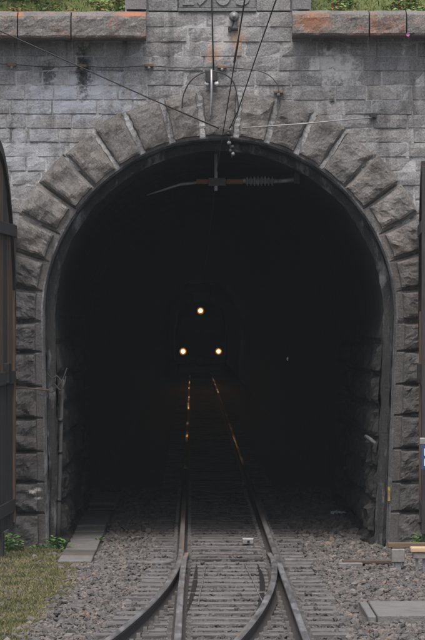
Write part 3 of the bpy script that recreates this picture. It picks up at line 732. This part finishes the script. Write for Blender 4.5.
# ------------------------------------------------------------------ gate leaves swung open towards the camera
def gate(xh, side, theta, label, drop):
    """leaf local x = width from hinge; local y = thickness; side -1 left"""
    g_ = thing('tunnel_gate', (xh, -0.14, 0), label, 'gate', 'open tunnel gate leaves')
    g_.rotation_euler = (0, 0, math.atan2(-math.cos(theta), math.sin(theta)*side))
    Rg = R_IN/S0+0.08; zs = Z(CVV)-drop; Wd = 2.16
    def top(wq): return zs+math.sqrt(max(0.0, Rg*Rg-(Rg-wq)**2))
    pw = 0.216
    rr = random.Random(11+side)
    for k in range(10):
        a, b = k*pw+0.006, (k+1)*pw-0.006; za, zb = top(a), top(b); yo = rr.uniform(-0.006, 0.006)
        split = 1.95+0.0*k
        m = M['woodbrown'] if k in (0, 1, 2, 3, 6, 7) else M['woodgrey']
        V = [(a, -0.022+yo, split), (b, -0.022+yo, split), (b, 0.022+yo, split), (a, 0.022+yo, split), (a, -0.022+yo, za), (b, -0.022+yo, zb), (b, 0.022+yo, zb), (a, 0.022+yo, za)]
        Q = [(0, 1, 2, 3), (4, 7, 6, 5), (0, 4, 5, 1), (1, 5, 6, 2), (2, 6, 7, 3), (3, 7, 4, 0)]
        if za > split+0.05: mesh_obj('plank', V, Q, m, g_)
        mb = MB(); mb.box(a, b, -0.024-yo, 0.024-yo, 0.10, split-0.006); mb.build('lower_plank', M['woodgrey'], g_)
    for (z0, z1, t_) in ((Z(237.5), Z(225.5), 0.065), (1.86, 2.02, 0.05), (0.28, 0.44, 0.05)):
        mb = MB(); mb.box(-0.03, Wd, -t_, -0.030, z0, z1, 0.006); mb.box(-0.03, Wd, 0.030, t_, z0, z1, 0.006); mb.build('rail', M['woodgrey'], g_)
    mb = MB(); mb.box(-0.06, 0.10, -0.05, 0.05, 0.14, Z(237.5)-0.004, 0.006); mb.build('hinge_stile', M['woodbrown'], g_)
    mb = MB(); mb.box(Wd-0.12, Wd+0.03, -0.055, 0.055, 0.12, top(Wd)-0.02, 0.006); mb.build('meeting_stile', M['woodgrey'], g_)
    mb = MB(); pts = [(q, 0.0, top(q)+0.015) for q in np.linspace(0.02, Wd, 20)]
    V = []; Fc = []
    for (a, _, z) in pts: V += [(a, -0.06, z-0.10), (a, 0.06, z-0.10), (a, 0.06, z+0.02), (a, -0.06, z+0.02)]
    for i in range(19):
        for e in range(4): Fc.append((i*4+e, i*4+(e+1) % 4, i*4+4+(e+1) % 4, i*4+4+e))
    Fc += [(0, 3, 2, 1), (76, 77, 78, 79)]
    mesh_obj('arched_rim', V, Fc, M['steel'], g_)
    mb = MB(); mb.box(0.95, 1.22, -0.09, 0.09, 1.88, 2.12, 0.008); mb.build('lock_case', M['steel'], g_)
    mb = MB(); mb.box(1.30, 1.50, -0.04, 0.04, GZ-0.02, 0.099, 0.004); mb.build('support_leg', M['woodgrey'], g_)
    for zq in (0.36, 1.94, 3.74):
        mb = MB(); mb.tube([(-0.05, 0, zq-0.09), (-0.05, 0, zq+0.09)], 0.035, 8); mb.build('hinge', M['steel'], g_, True)
    return g_
gate(-2.235, -1, 0.045, 'dark wooden arched gate leaf standing open at the left pier', 0.24)
gate(2.852, 1, -0.045, 'brown wooden gate leaf standing open at the right frame edge', 0.50)
# small blue sign fixed in front of the right leaf
sg = thing('blue_sign', P(425, 470, -2.6), 'dark blue enamel sign with white marks at the right frame edge', 'sign')
mb = MB(); mb.box(-0.045, 0.20, -0.008, 0.008, 0.0, 0.30, 0.004); mb.build('plate', M['signblue'], sg)
mb = MB(); mb.box(-0.062, 0.22, -0.012, 0.02, 0.30, 0.375, 0.006); mb.build('bracket', M['galv'], sg)
for z0 in (0.045, 0.165): mb = MB(); mb.box(-0.012, 0.07, -0.014, -0.0085, z0, z0+0.085, 0.0025); mb.build('white_mark', M['signwhite'], sg)
mb = MB(); mb.box(0.06, 0.10, 0.009, 0.05, P(425, 470, -2.6).z*-1+GZ, 0.30); mb.build('post', M['galv'], sg)

# ------------------------------------------------------------------ overhead line and cables
def wire(name, pts, r, m, label, cat='wire', smooth_curve=False, n=6):
    q = bez(pts) if smooth_curve else [Vector(p) for p in pts]; mb = MB(); mb.tube(q, r, n); o = mb.build(name, m, None, True); tag(o, label, cat); return o
# contact wire (constant height) from over the camera into the tunnel
ZC = 4.53
def cw(y, dx=0): return (0.163*(ZC-HC)+dx, y, ZC)
wire('contact_wire', [cw(-42), cw(-30), cw(-15), cw(0), cw(1.0), cw(25, .05), cw(60, 0.12), cw(128, .08)], 0.0048, M['cable'], 'dark contact wire running along the track into the tunnel crown')
wire('catenary_wire', [P(300, -80, -20), P(276, 0, -14), P(256, 57, -7), P(238.6, 109, -1.2), P(229.5, 129, -0.22)], 0.0065, M['cable'], 'slanting dark messenger wire coming down to the keystone')
dc = MB(); dc.tube([P(238.3, 40, -6), P(234.2, 63, -6)], 0.012, 8)
o = dc.build('wire_splice', M['cable'], None, True); tag(o, 'thick dark splice sleeve on the contact wire below the round insulator', 'splice')
hang = [cw(-2.0)[0], -2.0, ZC]
wire('down_lead', [P(211.5, -40, -0.06), P(211.8, 0, -0.06), P(213.5, 71, -0.10)], 0.010, M['cable'], 'vertical dark cable running down over the date plaque', 'cable')
wire('stay_wire', [P(-70, 2, -0.46), P(0, 31, -0.45), P(78, 66, -0.36), P(150, 98.5, -0.26), P(219, 128.5, -0.2)], 0.009, M['cable'], 'dark stay wire slanting from the left coping to the keystone')
wire('stay_rod', [P(242, 128, -0.18), P(300, 124, -0.15), P(372, 117.5, -0.08)], 0.010, M['rope'], 'thin pale rod stretched across the right crown voussoirs', 'rod')
mb = MB(); mb.box(-0.045, 0.045, -0.07, 0.012, -0.03, 0.03, 0.006); o = mb.build('wall_bracket', M['steel']); o.location = P(373, 115.5, -0.02); tag(o, 'dark bracket holding the pale rod on the right wall', 'bracket')
# wall cable on clips
wire('wall_cable', [P(-30, 63, -0.05), P(12, 64.5, -0.06), P(48, 67, -0.06), P(82, 66.5, -0.06), P(115, 67.5, -0.06), P(149, 66, -0.06), P(186, 68, -0.06), P(222, 67, -0.06), P(262, 72, -0.07), P(277, 84, -0.08), P(278.5, 93, -0.12)], 0.006, M['cable'], 'thin cable strung along the wall under the left coping', 'cable', True)
for (u, v, lab) in ((12, 65, 'leftmost rusty clip of the wall cable'), (82, 66, 'rusty cable clip beside the black wall stain'), (149, 65.5, 'rusty cable clip right of the left coping end'), (222, 67, 'rusty cable clip just above the keystone'), (278.5, 92, 'rusty cable clip above the right crown voussoirs')):
    c_ = thing('cable_clip', P(u, v, -0.02), lab, 'clip', 'cable clips on the wall')
    mb = MB(); mb.box(-0.055, 0.055, -0.05, 0.02, -0.016, 0.018, 0.005); mb.build('bracket', M['clip'], c_)
    mb = MB(); mb.lathe([(0, 0.012), (0.01, 0.02), (0.03, 0.02), (0.04, 0.01)], (0.0, -0.05, -0.016), (0, 0, -1), 10); mb.build('knob', M['porcelain'], c_, True)
# terminal over the keystone with looping jumpers
tb = thing('cable_terminal', P(211.5, 83, -0.04), 'dark cable terminal with two white knobs above the keystone', 'terminal')
mb = MB(); mb.box(-0.075, -0.012, -0.10, 0.03, 0.0, 0.155, 0.008); mb.box(0.012, 0.07, -0.10, 0.03, 0.02, 0.155, 0.008); mb.build('body', M['cable'], tb)
for sx in (-0.055, 0.06): mb = MB(); mb.lathe([(0, 0.014), (0.012, 0.028), (0.04, 0.028), (0.052, 0.014)], (sx, -0.06, 0.018), (0, 0, -1), 12); mb.build('white_knob', M['white'], tb, True)
mb = MB(); mb.tube([(-0.002, -0.11, 0.16), (0.0, -0.12, -0.1), (-0.005, -0.12, -0.40), (-0.03, -0.11, -0.475)], 0.016, 8); mb.build('strap', M['galv'], tb, True)
wire('jumper_cable', [P(182, 108, -0.12), P(183.5, 95, -0.13), P(190, 82, -0.14), P(200, 74, -0.14), P(210, 71.5, -0.13)], 0.009, M['cable'], 'black jumper cable looping left from the terminal', 'cable', True)
wire('jumper_cable', [P(213, 71.5, -0.13), P(222, 73, -0.14), P(231, 79, -0.14), P(236, 90, -0.14), P(238, 111, -0.14), P(232, 126, -0.2)], 0.009, M['cable'], 'black jumper cable looping right from the terminal', 'cable', True)
# round insulator above
ins = thing('round_insulator', P(234, 17, -0.02), 'round dark insulator under the date plaque', 'insulator')
mb = MB(); mb.lathe([(0, 0.02), (0.02, 0.05), (0.035, 0.066), (0.05, 0.060), (0.055, 0.045), (0.075, 0.05), (0.085, 0.035), (0.09, 0.018), (0.12, 0.016)], (0, 0, 0), (0, -1, 0), 20); mb.build('bell', M['porcelain'], ins, True)
mb = MB(); mb.box(-0.075, 0.05, -0.06, 0.02, -0.165, -0.135, 0.004); mb.box(-0.07, -0.04, -0.08, -0.02, -0.19, -0.12, 0.004); mb.tube([(0, -0.05, -0.05), (-0.03, -0.05, -0.14)], 0.01, 6); mb.build('bracket', M['steel'], ins)
# clamp chain hanging at the crown
hc = thing('hanger_chain', P(230, 158, -0.15), 'small hanging clamps and links below the keystone', 'hanger')
for k, (du, dv) in enumerate(((0, 130), (-1.5, 134), (1.5, 138), (-1, 143), (2.5, 147), (0.5, 151), (3, 154))):
    q = P(230+du, dv, -0.15)-P(230, 158, -0.15); mb = MB(); mb.lathe([(-0.025, 0.01), (-0.015, 0.024), (0.015, 0.024), (0.025, 0.01)], q, (random.uniform(-1, 1), random.uniform(-.4, .4), random.uniform(-1, 1)), 8); mb.build('clamp', M['steel'] if k % 3 else M['porcelain'], hc, True)
mb = MB(); mb.tube([P(230, 126, -0.15)-P(230, 158, -0.15), P(229, 140, -0.15)-P(230, 158, -0.15), P(232, 157, -0.15)-P(230, 158, -0.15)], 0.008, 6); mb.build('link_rod', M['steel'], hc)
# cantilever in the tunnel mouth
YC = 1.0; B0 = P(216, 150, YC)
def q3(u, v, dy=0): return P(u, v, YC+dy)-B0
ct = thing('catenary_cantilever', B0, 'rusty cantilever arm with ribbed insulator under the tunnel crown', 'cantilever')
mb = MB(); mb.tube([q3(147, 195), q3(163, 190), q3(180, 184.5), q3(198, 182.5)], [0.009, 0.013, 0.017, 0.019], 8); mb.build('steady_arm', M['porcelain'], ct, True)
mb = MB(); mb.tube([q3(196, 181.5), q3(243, 181.5)], 0.034, 10); mb.build('tube', M['rust'], ct, True)
mb = MB(); mb.box(*sorted((q3(214.3, 0).x, q3(217.6, 0).x)), -0.05, 0.02, q3(0, 191).z, q3(0, 151).z, 0.004); mb.build('drop_post', M['porcelain'], ct)
mb = MB(); mb.box(*sorted((q3(208, 0).x, q3(226, 0).x)), -0.055, 0.05, q3(0, 186).z, q3(0, 178).z, 0.006); mb.build('clamp', M['steel'], ct)
prof = [(0, 0.03)]; Lh = (277-243)*(D0+YC)/F_PX
for k in range(8):
    h0 = Lh*(0.08+0.84*k/8); prof += [(h0, 0.032), (h0+0.018, 0.062), (h0+0.026, 0.062), (h0+0.036, 0.032)]
prof.append((Lh, 0.03))
mb = MB(); mb.lathe(prof, q3(243, 181), (1, 0, 0), 16); mb.build('insulator', M['porcelain'], ct)
mb = MB(); mb.tube([q3(277, 181.2), q3(298, 179.2)], 0.030, 8); mb.build('end_fitting', M['galv'], ct, True)
mb = MB(); mb.box(*sorted((q3(294, 0).x, q3(300, 0).x)), -0.04, 0.04, q3(0, 184).z, q3(0, 166).z, 0.005); mb.build('wall_bracket', M['steel'], ct)
# pipe on the left tunnel wall, cables above it
pp = thing('wall_pipe', P(59.5, 540, 0.18), 'grey drain pipe standing against the left inner tunnel wall', 'pipe')
b = P(59.5, 540, 0.18)
mb = MB(); mb.tube([P(58, 545, 0.18)-b, P(58.6, 520, 0.18)-b, P(60.5, 455, 0.18)-b, P(61.5, 395, 0.2)-b, P(65, 380, 0.25)-b], 0.027, 10); mb.build('tube', M['pipe'], pp, True)
for v in (420, 452, 500): mb = MB(); q = P(60.5 if v < 480 else 59, v, 0.18)-b; mb.tube([q-Vector((0, 0, 0.02)), q+Vector((0, 0, 0.02))], 0.033, 10); mb.build('collar', M['steel'], pp, True)
for k, pts in enumerate((((46, 372), (52, 378), (57, 376), (62, 384), (61, 396)), ((48, 388), (54, 384), (60, 390), (64, 386), (66, 376)), ((44, 390), (52, 392), (58, 386), (63, 379), (67, 368)))):
    wire('loose_cable', [P(u, v, 0.10+0.03*k) for u, v in pts], 0.008, M['pipe'], ('upper', 'middle', 'lower')[k]+' strand of the loose cables above the wall pipe', 'cable', True)
wire('iron_rod', [P(17, 388, -0.13), P(30, 388.5, -0.13), P(49, 390.2, -0.12)], 0.012, M['beam'], 'thin brownish rod lying along a left pier joint', 'rod')
# handrail on the right inside wall
wire('wall_rail', [P(383.5, 448, 0.30), P(374, 442, 0.75), P(366, 436.5, 1.2)], 0.026, M['rope'], 'short pale bar sticking out of the right inner tunnel wall', 'bar')
# little lamp on the right wall deep inside
lp = thing('tunnel_lamp', (2.36, 43.5, 1.70), 'tiny dim lamp on the right wall deep in the tunnel', 'lamp')
mb = MB(); mb.lathe([(0, 0.03), (0.02, 0.055), (0.05, 0.05), (0.06, 0.03)], (0, 0, 0), (0, -1, 0), 10); mb.build('glass', M['dimlens'], lp, True)
mb = MB(); mb.box(-0.03, 0.12, 0.001, 0.06, -0.03, 0.03); mb.build('bracket', M['steel'], lp)
# litter
lt = PG(339, 514, GZ+0.04); V = []; Fc = []
for j in range(6):
    for i in range(7): V.append((0.05*(i-3)+0.02*nz(i, j, 0), 0.06*(j-2.5), 0.05+0.06*nz(i*0.8, j*0.9, 4)-0.006*abs(i-3)))
for j in range(5):
    for i in range(6): Fc.append((j*7+i, j*7+i+1, j*7+i+8, j*7+i+7))
o = mesh_obj('paper_scrap', V, Fc, M['paper']); o.location = (lt.x, lt.y, GZ+0.02); o.scale = (0.8, 0.8, 1); tag(o, 'crumpled white paper scrap on the ballast by the right tunnel wall', 'litter')

# ------------------------------------------------------------------ train deep in the tunnel
YT = 131.0
lo = thing('locomotive', (XC, YT, 0), 'dark locomotive with three lit headlights deep in the tunnel', 'locomotive')
def lobj(name, mb, m, parent=lo, smooth=False): return mb.build(name, m, parent, smooth)
# shaped cab front, extruded back
sect = [(-1.30, 0.75), (-1.32, 1.5), (-1.30, 2.2), (-1.12, 3.1), (-0.80, 3.45), (0, 3.58), (0.80, 3.45), (1.12, 3.1), (1.30, 2.2), (1.32, 1.5), (1.30, 0.75)]
V = []; Fc = []
for (yy, sc, lean) in ((0.0, 0.93, 1), (0.10, 0.985, 1), (0.30, 1.0, 1), (14.0, 1.0, 0)):
    for (x, z) in sect: V.append((x*sc, yy+(0.28*max(0, z-1.9)/1.7 if lean else 0), 0.75+(z-0.75)*(sc if yy < 0.2 else 1)))
n = len(sect)
for q in range(3):
    for i in range(n): Fc.append((q*n+i, q*n+(i+1) % n, (q+1)*n+(i+1) % n, (q+1)*n+i))
Fc += [tuple(range(n)), tuple(3*n+i for i in range(n-1, -1, -1))]
mesh_obj('body', V, Fc, M['loco'], lo)
for sx in (-0.53, 0.53):
    mb = MB(); mb.add([(sx-0.46, 0.005, 2.0), (sx+0.46, 0.005, 2.0), (sx+0.42, 0.135, 2.8), (sx-0.42, 0.135, 2.8), (sx-0.46, 0.05, 2.0), (sx+0.46, 0.05, 2.0), (sx+0.42, 0.18, 2.8), (sx-0.42, 0.18, 2.8)], [(0, 1, 2, 3), (4, 7, 6, 5), (0, 4, 5, 1), (1, 5, 6, 2), (2, 6, 7, 3), (3, 7, 4, 0)]); lobj('windscreen', mb, M['glassdark'])
for (hx_, hz_, yo, r_) in ((-0.865, 1.15, -0.06, 0.135), (0.865, 1.15, -0.06, 0.125), (-0.015, 3.13, 0.13, 0.135)):
    mb = MB(); mb.lathe([(-0.12, r_+0.02), (0.05, r_+0.055), (0.062, r_+0.045), (0.05, r_+0.02)], (hx_, yo, hz_), (0, -1, 0), 20); h_ = lobj('headlight', mb, M['loco'], smooth=True)
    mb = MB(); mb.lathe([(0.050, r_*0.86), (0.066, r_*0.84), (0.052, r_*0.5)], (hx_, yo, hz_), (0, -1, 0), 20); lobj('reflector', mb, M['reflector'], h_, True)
    mb = MB(); mb.lathe([(0.054, r_*0.56), (0.072, r_*0.48), (0.08, r_*0.2)], (hx_, yo, hz_), (0, -1, 0), 20); lobj('lens', mb, M['lens'], h_, True)
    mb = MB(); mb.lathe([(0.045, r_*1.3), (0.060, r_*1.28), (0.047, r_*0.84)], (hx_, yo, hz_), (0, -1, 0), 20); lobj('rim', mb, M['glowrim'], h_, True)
    sl = bpy.data.lights.new('headlight_beam', 'SPOT'); sl.energy = 560; sl.color = (1.0, 0.45, 0.13); sl.spot_size = R(5.5); sl.spot_blend = 1.0; sl.shadow_soft_size = 0.10
    so_ = bpy.data.objects.new('headlight_beam', sl); link(so_, h_); so_.location = (hx_, yo-0.12, hz_); so_.rotation_euler = (R(88.2), 0, R(180))
mb = MB(); mb.box(-1.22, 1.22, -0.08, 0.35, 0.55, 0.80, 0.02); lobj('buffer_beam', mb, M['steel'])
mb = MB(); mb.lathe([(0, 0.09), (0.35, 0.09), (0.36, 0.24), (0.40, 0.26), (0.42, 0.2)], (0, -0.05, 0.68), (0, -1, 0), 18); lobj('coupler', mb, M['steel'], smooth=True)
mb = MB(); mb.add([(-1.1, -0.25, 0.12), (1.1, -0.25, 0.12), (1.15, 0.05, 0.52), (-1.15, 0.05, 0.52), (-1.1, -0.2, 0.12), (1.1, -0.2, 0.12), (1.15, 0.10, 0.52), (-1.15, 0.10, 0.52)], [(0, 1, 2, 3), (4, 7, 6, 5), (0, 4, 5, 1), (1, 5, 6, 2), (2, 6, 7, 3), (3, 7, 4, 0)]); lobj('snow_plough', mb, M['steel'])
for yq in (1.8, 4.2, 10.0, 12.4):
    for sx in (-0.535, 0.535):
        mb = MB(); mb.lathe([(-0.06, 0.47), (0.0, 0.47), (0.04, 0.5), (0.05, 0.2)], (sx, yq, 0.50), (1, 0, 0), 20); lobj('wheel', mb, M['steel'])
mb = MB()
for sx in (-0.5, 0.5): mb.tube([(sx*0.6, 3.2, 3.5), (sx, 4.3, 4.0), (sx, 3.0, 4.46)], 0.025, 6)
mb.tube([(-0.8, 3.0, 4.40), (-0.6, 3.0, 4.49), (0.6, 3.0, 4.49), (0.8, 3.0, 4.40)], 0.03, 6); lobj('pantograph', mb, M['steel'])

# ------------------------------------------------------------------ vegetation
def blades(name, pts, m, hmin, hmax, wd, lean=0.5, seg=2, parent=None, label=None, cat=None, kind=None, smin=0.0, smax=1.0, patch=False):
    V = []; Fc = []; at = []
    for (x, y, z) in pts:
        h = random.uniform(hmin, hmax); a = random.uniform(0, 6.28); l = random.uniform(0, lean)*h; w_ = wd*random.uniform(0.6, 1.3); c = random.uniform(smin, smax)
        if patch: c = min(1, max(0, 0.45+0.9*fbm(x, y, 8, 2.0, 3)+random.gauss(0, 0.14)))
        dx, dy = math.cos(a), math.sin(a); b = len(V)
        f = random.uniform(0, 6.28); ex, ey = math.cos(f)*w_, math.sin(f)*w_
        V += [(x-ex, y-ey, z), (x+ex, y+ey, z), (x+dx*l*0.35+ex*0.8, y+dy*l*0.35+ey*0.8, z+h*0.6), (x+dx*l*0.35-ex*0.8, y+dy*l*0.35-ey*0.8, z+h*0.6), (x+dx*l, y+dy*l, z+h)]
        Fc += [(b, b+1, b+2, b+3), (b+3, b+2, b+4)]; at += [c]*5
    o = mesh_obj(name, V, Fc, m, parent); A = o.data.attributes.new('rnd', 'FLOAT', 'POINT'); A.data.foreach_set('value', at)
    return tag(o, label, cat, None, kind)
pts = []
for (u0, u1, n) in ((-25, 146, 9000), (290, 450, 8000)):
    for _ in range(n):
        x = X(random.uniform(u0, u1)); y = 0.22+random.random()**1.6*2.2; pts.append((x, y, hill_z(x, y)-0.02))
blades('hillside_grass', pts, M['grass'], 0.02, 0.085, 0.006, 1.2, label='green and yellowish grass growing above the coping', cat='grass', kind='stuff')
def herbs(name, n, m, label, spans, lf, ymax, smin=0.0, smax=1.0):
    V = []; Fc = []; at = []
    for _ in range(n):
        u0, u1 = random.choice(spans); x = X(random.uniform(u0, u1)); y = 0.2+random.random()**1.5*ymax
        if fbm(x, y, 3, 2.2, 3) < -0.05: continue
        z = hill_z(x, y)+random.random()**2*0.13; a = random.uniform(0, 6.28); d = Vector((math.cos(a), math.sin(a), random.uniform(-0.4, 0.7))).normalized(); s_ = lf*random.uniform(0.5, 1.4)
        e = d.cross(Vector((random.uniform(-.6, .6), random.uniform(-.6, .6), 1))).normalized()*s_*0.4; b = len(V); p_ = Vector((x, y, z))
        V += [p_, p_+d*s_*0.5+e, p_+d*s_, p_+d*s_*0.5-e]; Fc.append((b, b+1, b+2, b+3)); at += [min(1, max(0, random.uniform(smin, smax)))]*4
    o = mesh_obj(name, V, Fc, m); A = o.data.attributes.new('rnd', 'FLOAT', 'POINT'); A.data.foreach_set('value', at); tag(o, label, 'herbs', None, 'stuff')
herbs('meadow_herbs', 5200, M['weed'], 'broad-leaved green herbs growing through the grass above the coping', [(-20, 126), (310, 445)], 0.05, 1.6)
herbs('dry_herbs', 1500, M['redleaf'], 'reddish and dry leaves low along the top of the coping', [(-20, 126), (310, 445)], 0.035, 0.35)
def leafy(name, c, n, rad, hgt, leaf, m, label, cat='plant'):
    t_ = thing(name, c, label, cat); V = []; Fc = []; at = []; st = MB()
    for k in range(n):
        a = random.uniform(0, 6.28); rr_ = rad*math.sqrt(random.random()); z = hgt*random.random()**0.8*(1-0.4*rr_/max(rad, 1e-3))
        p_ = Vector((math.cos(a)*rr_, math.sin(a)*rr_, z)); d = Vector((math.cos(a), math.sin(a), random.uniform(-0.3, 0.8))).normalized(); s_ = leaf*random.uniform(0.6, 1.3)
        e = d.cross(Vector((random.uniform(-.4, .4), random.uniform(-.4, .4), 1))).normalized()*s_*0.38; b = len(V)
        V += [p_, p_+d*s_*0.5+e, p_+d*s_+Vector((0, 0, -0.15*s_)), p_+d*s_*0.5-e]; Fc += [(b, b+1, b+2, b+3)]; at += [random.random()]*4
        if k % 6 == 0: st.tube([(p_.x*0.2, p_.y*0.2, -0.02), p_*0.6, p_], 0.003, 4)
    o = mesh_obj('leaves', V, Fc, m, t_); A = o.data.attributes.new('rnd', 'FLOAT', 'POINT'); A.data.foreach_set('value', at)
    st.build('stems', m, t_); return t_
def gp(u, v):
    p_ = PG(u, v, GZ)
    if u < 70 and p_.y > -0.4: p_ = Vector(((u-VPU)*(D0-0.4)/F_PX, -0.4, GZ))   # in front of the pier
    return p_
for (u, v, n, rad, h, lf, lab) in ((54, 543, 110, 0.10, 0.20, 0.06, 'green weed at the foot of the left tunnel pipe'), (64, 541, 60, 0.07, 0.14, 0.05, 'green weed between pipe and concrete walkway'), (99, 543, 40, 0.05, 0.09, 0.04, 'small green weed at the walkway edge'), (8, 552, 150, 0.15, 0.24, 0.07, 'green weed at the foot of the left gate leaf'), (38, 546, 50, 0.09, 0.09, 0.05, 'low green weed before the left pier')):
    leafy('weed', gp(u, v), n, rad, h, lf, M['weed'], lab, 'weed')
leafy('weed', Vector((2.76, -1.2, GZ)), 160, 0.12, 0.30, 0.07, M['weed'], 'bright green weed behind the timber-topped box', 'weed')
leafy('wall_plant', P(83, 51, -0.05), 22, 0.05, 0.06, 0.035, M['weed'], 'tiny green plant on the stained wall under the left coping')
leafy('wall_moss', P(82, 71, -0.03), 26, 0.07, 0.03, 0.03, M['moss'], 'mossy tuft below the cable clip on the black stain')
leafy('red_plant', Vector((X(17), 0.05, Z(12.5))), 40, 0.12, 0.07, 0.04, M['redleaf'], 'reddish plant on top of the left coping joint')
leafy('red_plant', Vector((X(70), 0.05, Z(12.5))), 30, 0.08, 0.06, 0.035, M['redleaf'], 'reddish plant beside the second left coping joint')
leafy('bush', Vector((X(14), 0.55, hill_z(X(14), 0.55))), 420, 0.55, 0.55, 0.07, M['grass'], 'leafy green bush above the far left coping', 'bush')
leafy('bush', Vector((X(55), 0.75, hill_z(X(55), 0.75))), 320, 0.40, 0.45, 0.06, M['grass'], 'leafy green bush between the left bushes and the parapet', 'bush')
fl = thing('pink_flower', P(408, 37, -0.40), 'single magenta flower at the right coping face', 'flower')
mb = MB()
for k in range(6):
    a = k*math.pi/3; e = Vector((math.cos(a), -0.25, math.sin(a)))*0.026; s_ = Vector((-math.sin(a), 0, math.cos(a)))*0.014; mb.add([(0, 0, 0.03), e*0.6+s_+Vector((0, 0, 0.03)), e+Vector((0, 0, 0.03)), e*0.6-s_+Vector((0, 0, 0.03))], [(0, 1, 2, 3)])
mb.build('petals', M['flower'], fl)
mb = MB(); mb.tube([(0, 0.004, 0.03), (0.01, 0.012, -0.02), (0.012, 0.03, -0.06)], 0.004, 5); mb.build('stem', M['weed'], fl)
pts = []
for _ in range(110000):
    y = random.uniform(-16, -0.3); e = moss_edge(y); x = e-abs(random.gauss(0, 0.55))+0.05
    if x < -3.2: continue
    if fbm(x, y, 0, 1.6, 3)+0.25*(e-x) < -0.12: continue
    if -1.60 < x < -1.13 and y > -2.9: continue
    pts.append((x, y, gh(x, y)-0.01))
blades('mossy_grass', pts, M['moss'], 0.012, 0.06, 0.0045, 1.0, patch=True, label='low olive moss and grass left of the ballast', cat='moss', kind='stuff')

# ------------------------------------------------------------------ damp air
mb = MB(); mb.box(-155, 155, -130, 356, -2.0, 40); hz = mb.build('haze', None) if False else None
me = bpy.data.meshes.new('haze'); me.from_pydata(mb.V, [], mb.F); hz = link(bpy.data.objects.new('haze', me)); hz['kind'] = 'stuff'; hz['label'] = 'thin damp haze in the air before the tunnel'
m = bpy.data.materials.new('damp_air'); m.use_nodes = True; t = m.node_tree
for nn_ in list(t.nodes):
    if nn_.type == 'BSDF_PRINCIPLED': t.nodes.remove(nn_)
pv = t.nodes.new('ShaderNodeVolumePrincipled'); pv.inputs['Color'].default_value = (0.80, 0.93, 1.0, 1); pv.inputs['Density'].default_value = 0.00036
t.links.new(pv.outputs[0], [n_ for n_ in t.nodes if n_.type == 'OUTPUT_MATERIAL'][0].inputs['Volume']); me.materials.append(m)
